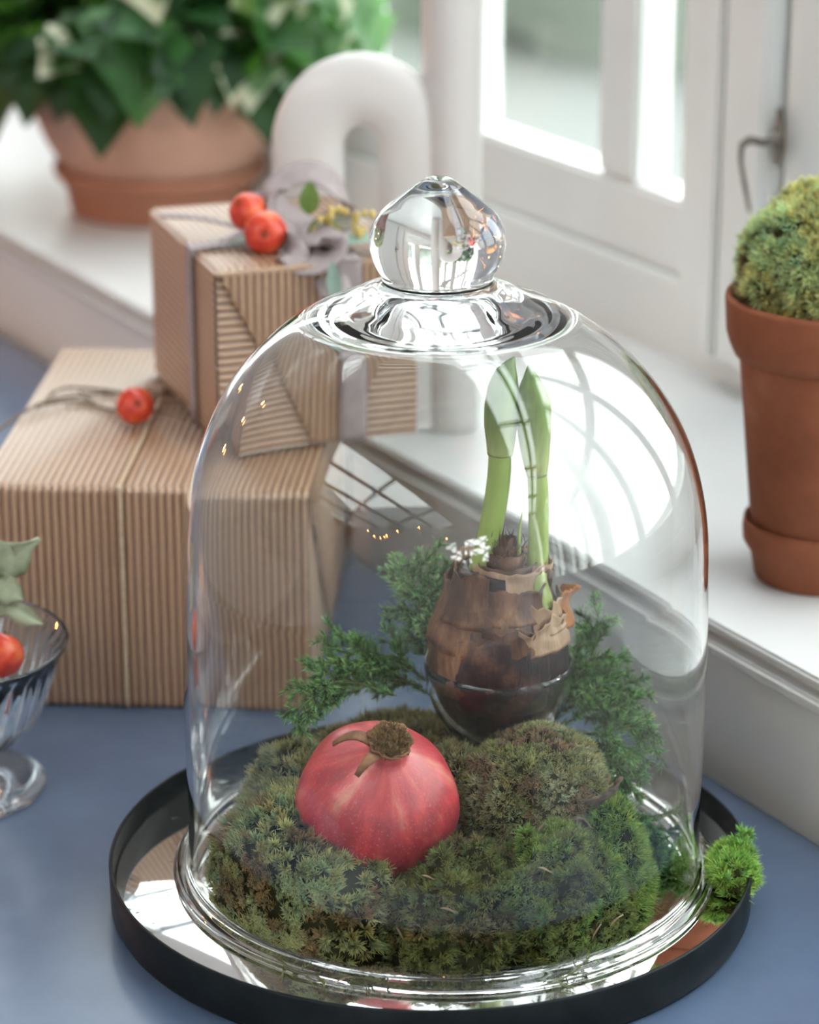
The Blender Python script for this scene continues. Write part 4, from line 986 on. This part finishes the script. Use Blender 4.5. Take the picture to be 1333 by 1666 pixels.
for i in range(230):
    a = g.random()*2*PI; el = g.random()**1.2*1.35-.1; rr = g.uniform(.45, 1.0)
    d = np.array([math.cos(a)*math.cos(el), math.sin(a)*math.cos(el), math.sin(el)])
    p = d*np.array([.145, .125, .155])*rr
    if p@NV > .055: p = p-NV*(p@NV-.055)
    p[2] = max(p[2], .050 if p[1] < .03 else .03)
    mi = 0 if g.random() < .75 else 1
    if p[0] > .06 and g.random() < .7: mi = 1  # brighter leaves on the right put the backlight into the colour
    if g.random() < .09: mi = 2
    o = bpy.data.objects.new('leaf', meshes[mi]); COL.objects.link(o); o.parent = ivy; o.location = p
    o.rotation_euler = (g.normal(0, .45), .25+g.normal(.15, .4), a+g.normal(0, .5)); s_ = g.uniform(.9, 1.5); o.scale = (s_, s_, s_)
    if i % 4 == 0: stv.append(tube_vf([np.array([d[0]*.02, d[1]*.02, -.02]), p*.55+np.array([0, 0, .02]), p], [.0012, .0007], 8, 5))
# a few leaves trailing over the front rim
for (x, y, sc_, mi, rz) in [(160, 150, 1.5, 0, -1.4), (185, 130, 1.2, 0, -1.8), (430, 150, 1.4, 0, -1.3), (455, 135, 1.2, 0, -1.1), (410, 95, 1.3, 2, -1.6), (210, 60, 1.7, 1, -1.5), (240, 90, 1.6, 1, -1.7), (120, 100, 1.4, 0, -1.9), (350, 100, 1.3, 0, -1.4), (300, 90, 1.4, 0, -1.6), (500, 40, 1.5, 2, -1.2), (560, 60, 1.5, 1, -.8), (20, 140, 1.4, 0, -2.2), (70, 110, 1.4, 0, -2.0), (470, 90, 1.4, 1, -1.2), (570, 20, 1.4, 1, -.6), (540, 0, 1.4, 1, -.8)]:
    p = aty(x, y-38, pp[1]-.118+abs(x-262)/262*.06)-ctr
    o = bpy.data.objects.new('leaf', meshes[mi]); COL.objects.link(o); o.parent = ivy; o.location = p
    o.rotation_euler = (g.normal(0, .2), .95, rz); o.scale = (sc_,)*3
v, f = join(stv); mesh('vines', v, f, M['leafg'], ivy, kind='stuff')

# right pot with moss mound
k = 1.36/4500
pr0 = on(1345, 972, SILL); base = pr0+np.array([0, 108*k, 0])
sa2 = thing('saucer', 'terracotta saucer under the tall mossy flower pot', 'saucer', base)
lathe('saucer_dish', [(.0005, 0), (106*k, 0), (110*k, .002), (118*k, .014), (126*k, .0175), (131*k, .020), (133*k, .026), (131*k, .0315), (127*k, .032), (123*k, .028), (112*k, .010), (.0005, .006)], M['terra'], sa2, 96)
tp = thing('flower_pot', 'orange brown terracotta flower pot with chalky rim at the right edge', 'flower pot', base+np.array([0, 0, .0065]))
def zz_(py): return aty(1345, py, base[1])[2]-(SILL+.0065)
zr1 = zz_(480); zr0 = zz_(575)
lathe('pot_body', [(.0005, 0), (100*k, 0), (103*k, .002), (118*k, .018), (150*k, zr0-.002), (150*k, zr0)], M['terra'], tp, 96)
lathe('rim', [(150*k, zr0), (160*k, zr0+.0005), (168*k, zr0+.006), (174*k, zr0+.012), (178*k, zr1-.002), (177*k, zr1), (171*k, zr1+.001), (164*k, zr1-.002), (155*k, zr0+.01), (146*k, zr0)], M['terra'], tp, 96)
lathe('soil', [(.0005, zr1-.012), (158*k, zr1-.014)], M['soil'], tp, 48)
cpt = base+np.array([0, 0, .0065+zr1])
m1 = moss('rounded cushion of yellow-green moss filling the right flower pot', (cpt[0]+.001, cpt[1]+.002, cpt[2]+.008), (.048, .048, .047), 41, 3600, .0045, 14, .0007, (.10, .11, .03), (.38, .38, .17), amp=.09, fr=2.5, zmin=cpt[2]-.012, rmax=None,
     patches=[(30, .15, (.12, .15, .08), (.33, .40, .19), 2), (30, .3, (.05, .04, .02), (.14, .10, .05), 20)], name='moss_mound')

# ------------------------------------------------------------------ white column with arch on the sill
M['ceramic'] = noisecol(mat('white_ceramic', rough=.3, spec=.5), [(.3, (.66, .63, .61)), (.7, (.70, .67, .65))], scale=5)[0]
cb_ = on(733, 694, SILL); rc = 48*1.69/4500; cb_ = cb_+np.array([0, rc, 0])
ar = thing('arched_stand', 'white rounded arch joined to a tall white column on the window sill', 'ornament', cb_)
lathe('column', [(.0005, 0), (rc*.97, 0), (rc, .003), (rc*1.0, .24), (rc, .47), (rc*.9, .475), (.0005, .476)], M['ceramic'], ar, 64)
# arch: half ring left of the column, deep and softly stepped
kc = 1.72/4500; yo = cb_[1]+.02
cx_, cz_ = aty(588, 225, yo)[0]-cb_[0], aty(588, 225, yo)[2]-cb_[2]
pathp = []
Rr = 80*kc
for q in np.linspace(0, 1, 50):
    if q < .22: pathp.append((-Rr, cz_*q/.22))
    elif q > .78: pathp.append((Rr, cz_*(1-(q-.78)/.22)))
    else:
        a = PI-(q-.22)/.56*PI; pathp.append((Rr*math.cos(a), cz_+Rr*1.12*math.sin(a)))
PA = np.array([(cx_+x, .02, max(z, 0.002)) for x, z in pathp])
sec = [(a_*1.35, d_*1.3) for a_, d_ in [(-.014, -.024), (-.0165, -.019), (-.012, -.015), (-.009, -.010), (-.010, .022), (.010, .022), (.012, -.008), (.0155, -.014), (.017, -.020), (.014, -.024), (.004, -.027), (-.006, -.027)]]
V = []; n = len(PA); Tt = np.gradient(PA, axis=0); Tt /= np.linalg.norm(Tt, axis=1)[:, None]; No = np.cross(Tt, np.array([0, 1., 0]))
for i in range(n):
    for a, d in sec: V.append(PA[i]-No[i]*a*-1+np.array([0, d, 0]))
f = []; m_ = len(sec)
for i in range(n-1):
    for j in range(m_): f.append([i*m_+j, i*m_+(j+1) % m_, (i+1)*m_+(j+1) % m_, (i+1)*m_+j])
f.append(list(range(m_))); f.append([(n-1)*m_+j for j in range(m_)][::-1])
o = mesh('arch', V, f, M['ceramic'], ar); sd_ = o.modifiers.new('soft', 'SUBSURF'); sd_.levels = 1; sd_.render_levels = 1

# ------------------------------------------------------------------ window catch
M['iron'] = noisecol(mat('old_iron', rough=.45, metal=.6), [(.3, (.10, .09, .08)), (.7, (.28, .25, .21))], scale=90)[0]
def wl(px, py, n_=.402):
    nn = NV; r = ray(px, py); t_ = (n_-CAM@nn)/(r@nn); return CAM+t_*r
hk = thing('window_catch', 'old iron casement catch with hanging hook on the white frame', 'window catch', wl(1268, 235))
o_ = wl(1268, 235)
tube('catch_plate', [wl(1270, 175, .407)-o_, wl(1270, 205, .407)-o_, wl(1268, 240, .407)-o_, wl(1264, 270, .407)-o_], [.002, .0035, .0038, .002], M['iron'], hk, 16, 10)
tube('lever', [wl(1270, 222, .404)-o_, wl(1245, 232, .392)-o_, wl(1222, 228, .382)-o_, wl(1208, 236, .380)-o_], [.0040, .0023, .0026, .0023], M['iron'], hk, 20, 10)
tube('hook_rod', [wl(1208, 232, .380)-o_, wl(1206, 262, .382)-o_, wl(1212, 300, .384)-o_, wl(1220, 345, .388)-o_], [.0019, .0015, .0015, .0012], M['iron'], hk, 20, 8)

# ------------------------------------------------------------------ footed glass with apple and dry leaves
gp = on(-78, 1280, TABLE); kg = 1.392/4500
cg = thing('footed_glass', 'footed pressed glass dish with vertical flutes at the left edge', 'glass dish', gp)
hrim = aty(-78, 1045, gp[1])[2]-TABLE
fo = [(.0005, .0008), (120*kg, .0008), (152*kg, .0004), (154*kg, .0018), (150*kg, .0030), (110*kg, .0050), (70*kg, .009), (48*kg, .014), (44*kg, .018)]
bo = [(44*kg, .018), (70*kg, .0215), (115*kg, .029), (148*kg, .041), (165*kg, .055), (180*kg, .070), (195*kg, hrim-.003), (200*kg, hrim)]
bi = [(200*kg, hrim), (198*kg, hrim+.001), (193*kg, hrim), (187*kg, hrim-.005), (172*kg, .070), (157*kg, .055), (140*kg, .043), (108*kg, .032), (68*kg, .0255), (.0005, .024)]
def flute(th, r, z): return 1+(.022*np.abs(np.cos(18*th)) if (.024 < z < hrim-.006 and r > 60*kg) else 0)
lathe('foot', fo, M['pressed'], cg, 96)
v1, f1 = lathe_vf(bo, 216, flute); v2, f2 = lathe_vf(bi, 216)
mesh('fluted_bowl', np.vstack([v1, v2]), np.vstack([f1, f2+len(v1)]), M['pressed'], cg)
rg = 39*1.36/4500
ag = aty(-1, 1066, gp[1]-.02); ag[2] = ag[2]
apple('orange red crab apple lying in the footed glass', ag, rg, (R_(-30), R_(20), 0))
apple('red crab apple deeper in the footed glass, seen through its flutes', ag+np.array([-.012, .004, -.0255]), rg*.95, (R_(20), R_(-40), 0))
M['dryleaf'] = noisecol(mat('dry_green_leaf', rough=.6), [(.3, (.16, .19, .10)), (.7, (.40, .44, .30))], scale=60)[0]
ly = gp[1]-.01
dl = thing('dried_leaf_sprig', 'curled grey-green drying leaves rising from the footed glass', 'leaves', aty(-12, 1020, ly))
o_ = aty(-12, 1020, ly)
tube('twig', [np.zeros(3), aty(-10, 960, ly)-o_, aty(-25, 880, ly)-o_], [.0012, .0008], mat('twig_brown', (.2, .13, .07), .8), dl, 12, 6)
def curl(pts, wds, side, nm='leaf'):
    P = spline([aty(x, y, ly+dy)-o_ for x, y, dy in pts], 20); L_ = np.interp(np.linspace(0, 1, 20), np.linspace(0, 1, len(wds)), wds)
    sheet(P, L_, M['dryleaf'], nm, dl, side=side, thick=.0006, wave=.0012)
curl([(-12, 960, 0), (15, 915, 0), (40, 895, 0), (64, 876, .004)], [.004, .020, .012, .001], (.5, 0, 1))
curl([(-20, 930, 0), (10, 960, -.004), (25, 968, -.006), (38, 976, -.006)], [.008, .015, .010, .001], (.5, .5, 1))
curl([(-5, 1000, 0), (15, 990, -.006), (45, 1005, -.006), (70, 1015, -.004)], [.003, .009, .010, .001], (.1, .3, 1))
curl([(-30, 900, 0), (-5, 905, 0), (10, 925, 0), (0, 950, 0)], [.008, .018, .012, .001], (.5, 0, 1))
curl([(-14, 985, 0), (0, 968, 0), (12, 975, -.003), (22, 985, -.005)], [.003, .006, .005, .001], (.1, .3, 1))

# ------------------------------------------------------------------ warm string of little lamps behind the camera (only mirrored in the glass)
M['lamp'] = mat('warm_lamp', (1, .6, .2), .5, Emission_Color=(1, .36, .07, 1), Emission_Strength=95.)
M['cable'] = mat('thin_cable', (.05, .06, .04), .6)
fg = thing('string_lights', 'string of small warm lamps behind the viewer, mirrored as orange glints in the glass', 'string lights', (-.9, -1.9, .86))
P = spline([(-.5, 0, .1), (-.2, 0, -.05), (.1, .05, 0), (.4, 0, .12), (.8, -.1, -.02), (1.2, -.1, .08)], 60)
tube('cable', P, .003, M['cable'], fg, 60, 6)
for i in (3, 9, 14, 17, 19, 26, 38, 50):
    v, f = lathe_vf([(.0005, -.012), (.008, -.009), (.011, 0), (.008, .009), (.0005, .013)], 10); mesh('lamp', v+P[i]+np.array([0, 0, -.012]), f, M['lamp'], fg)

fg2 = thing('string_lights', 'string of small warm lamps hanging left of the gifts, glinting on the dome', 'string lights', (-1.0, .9, .4))
P = spline([(0, -.5, .45), (0, -.33, .27), (.03, -.25, .05), (0, -.18, -.12), (0, .1, -.16), (0, .51, -.06), (0, .8, .3)], 60)
tube('cable', P, .003, M['cable'], fg2, 60, 6)
for i in (10, 19, 30, 50):
    v, f = lathe_vf([(.0005, -.016), (.008, -.012), (.010, 0), (.007, .012), (.0005, .018)], 10); mesh('lamp', v+P[i]+np.array([0, 0, -.012]), f, M['lamp'], fg2)
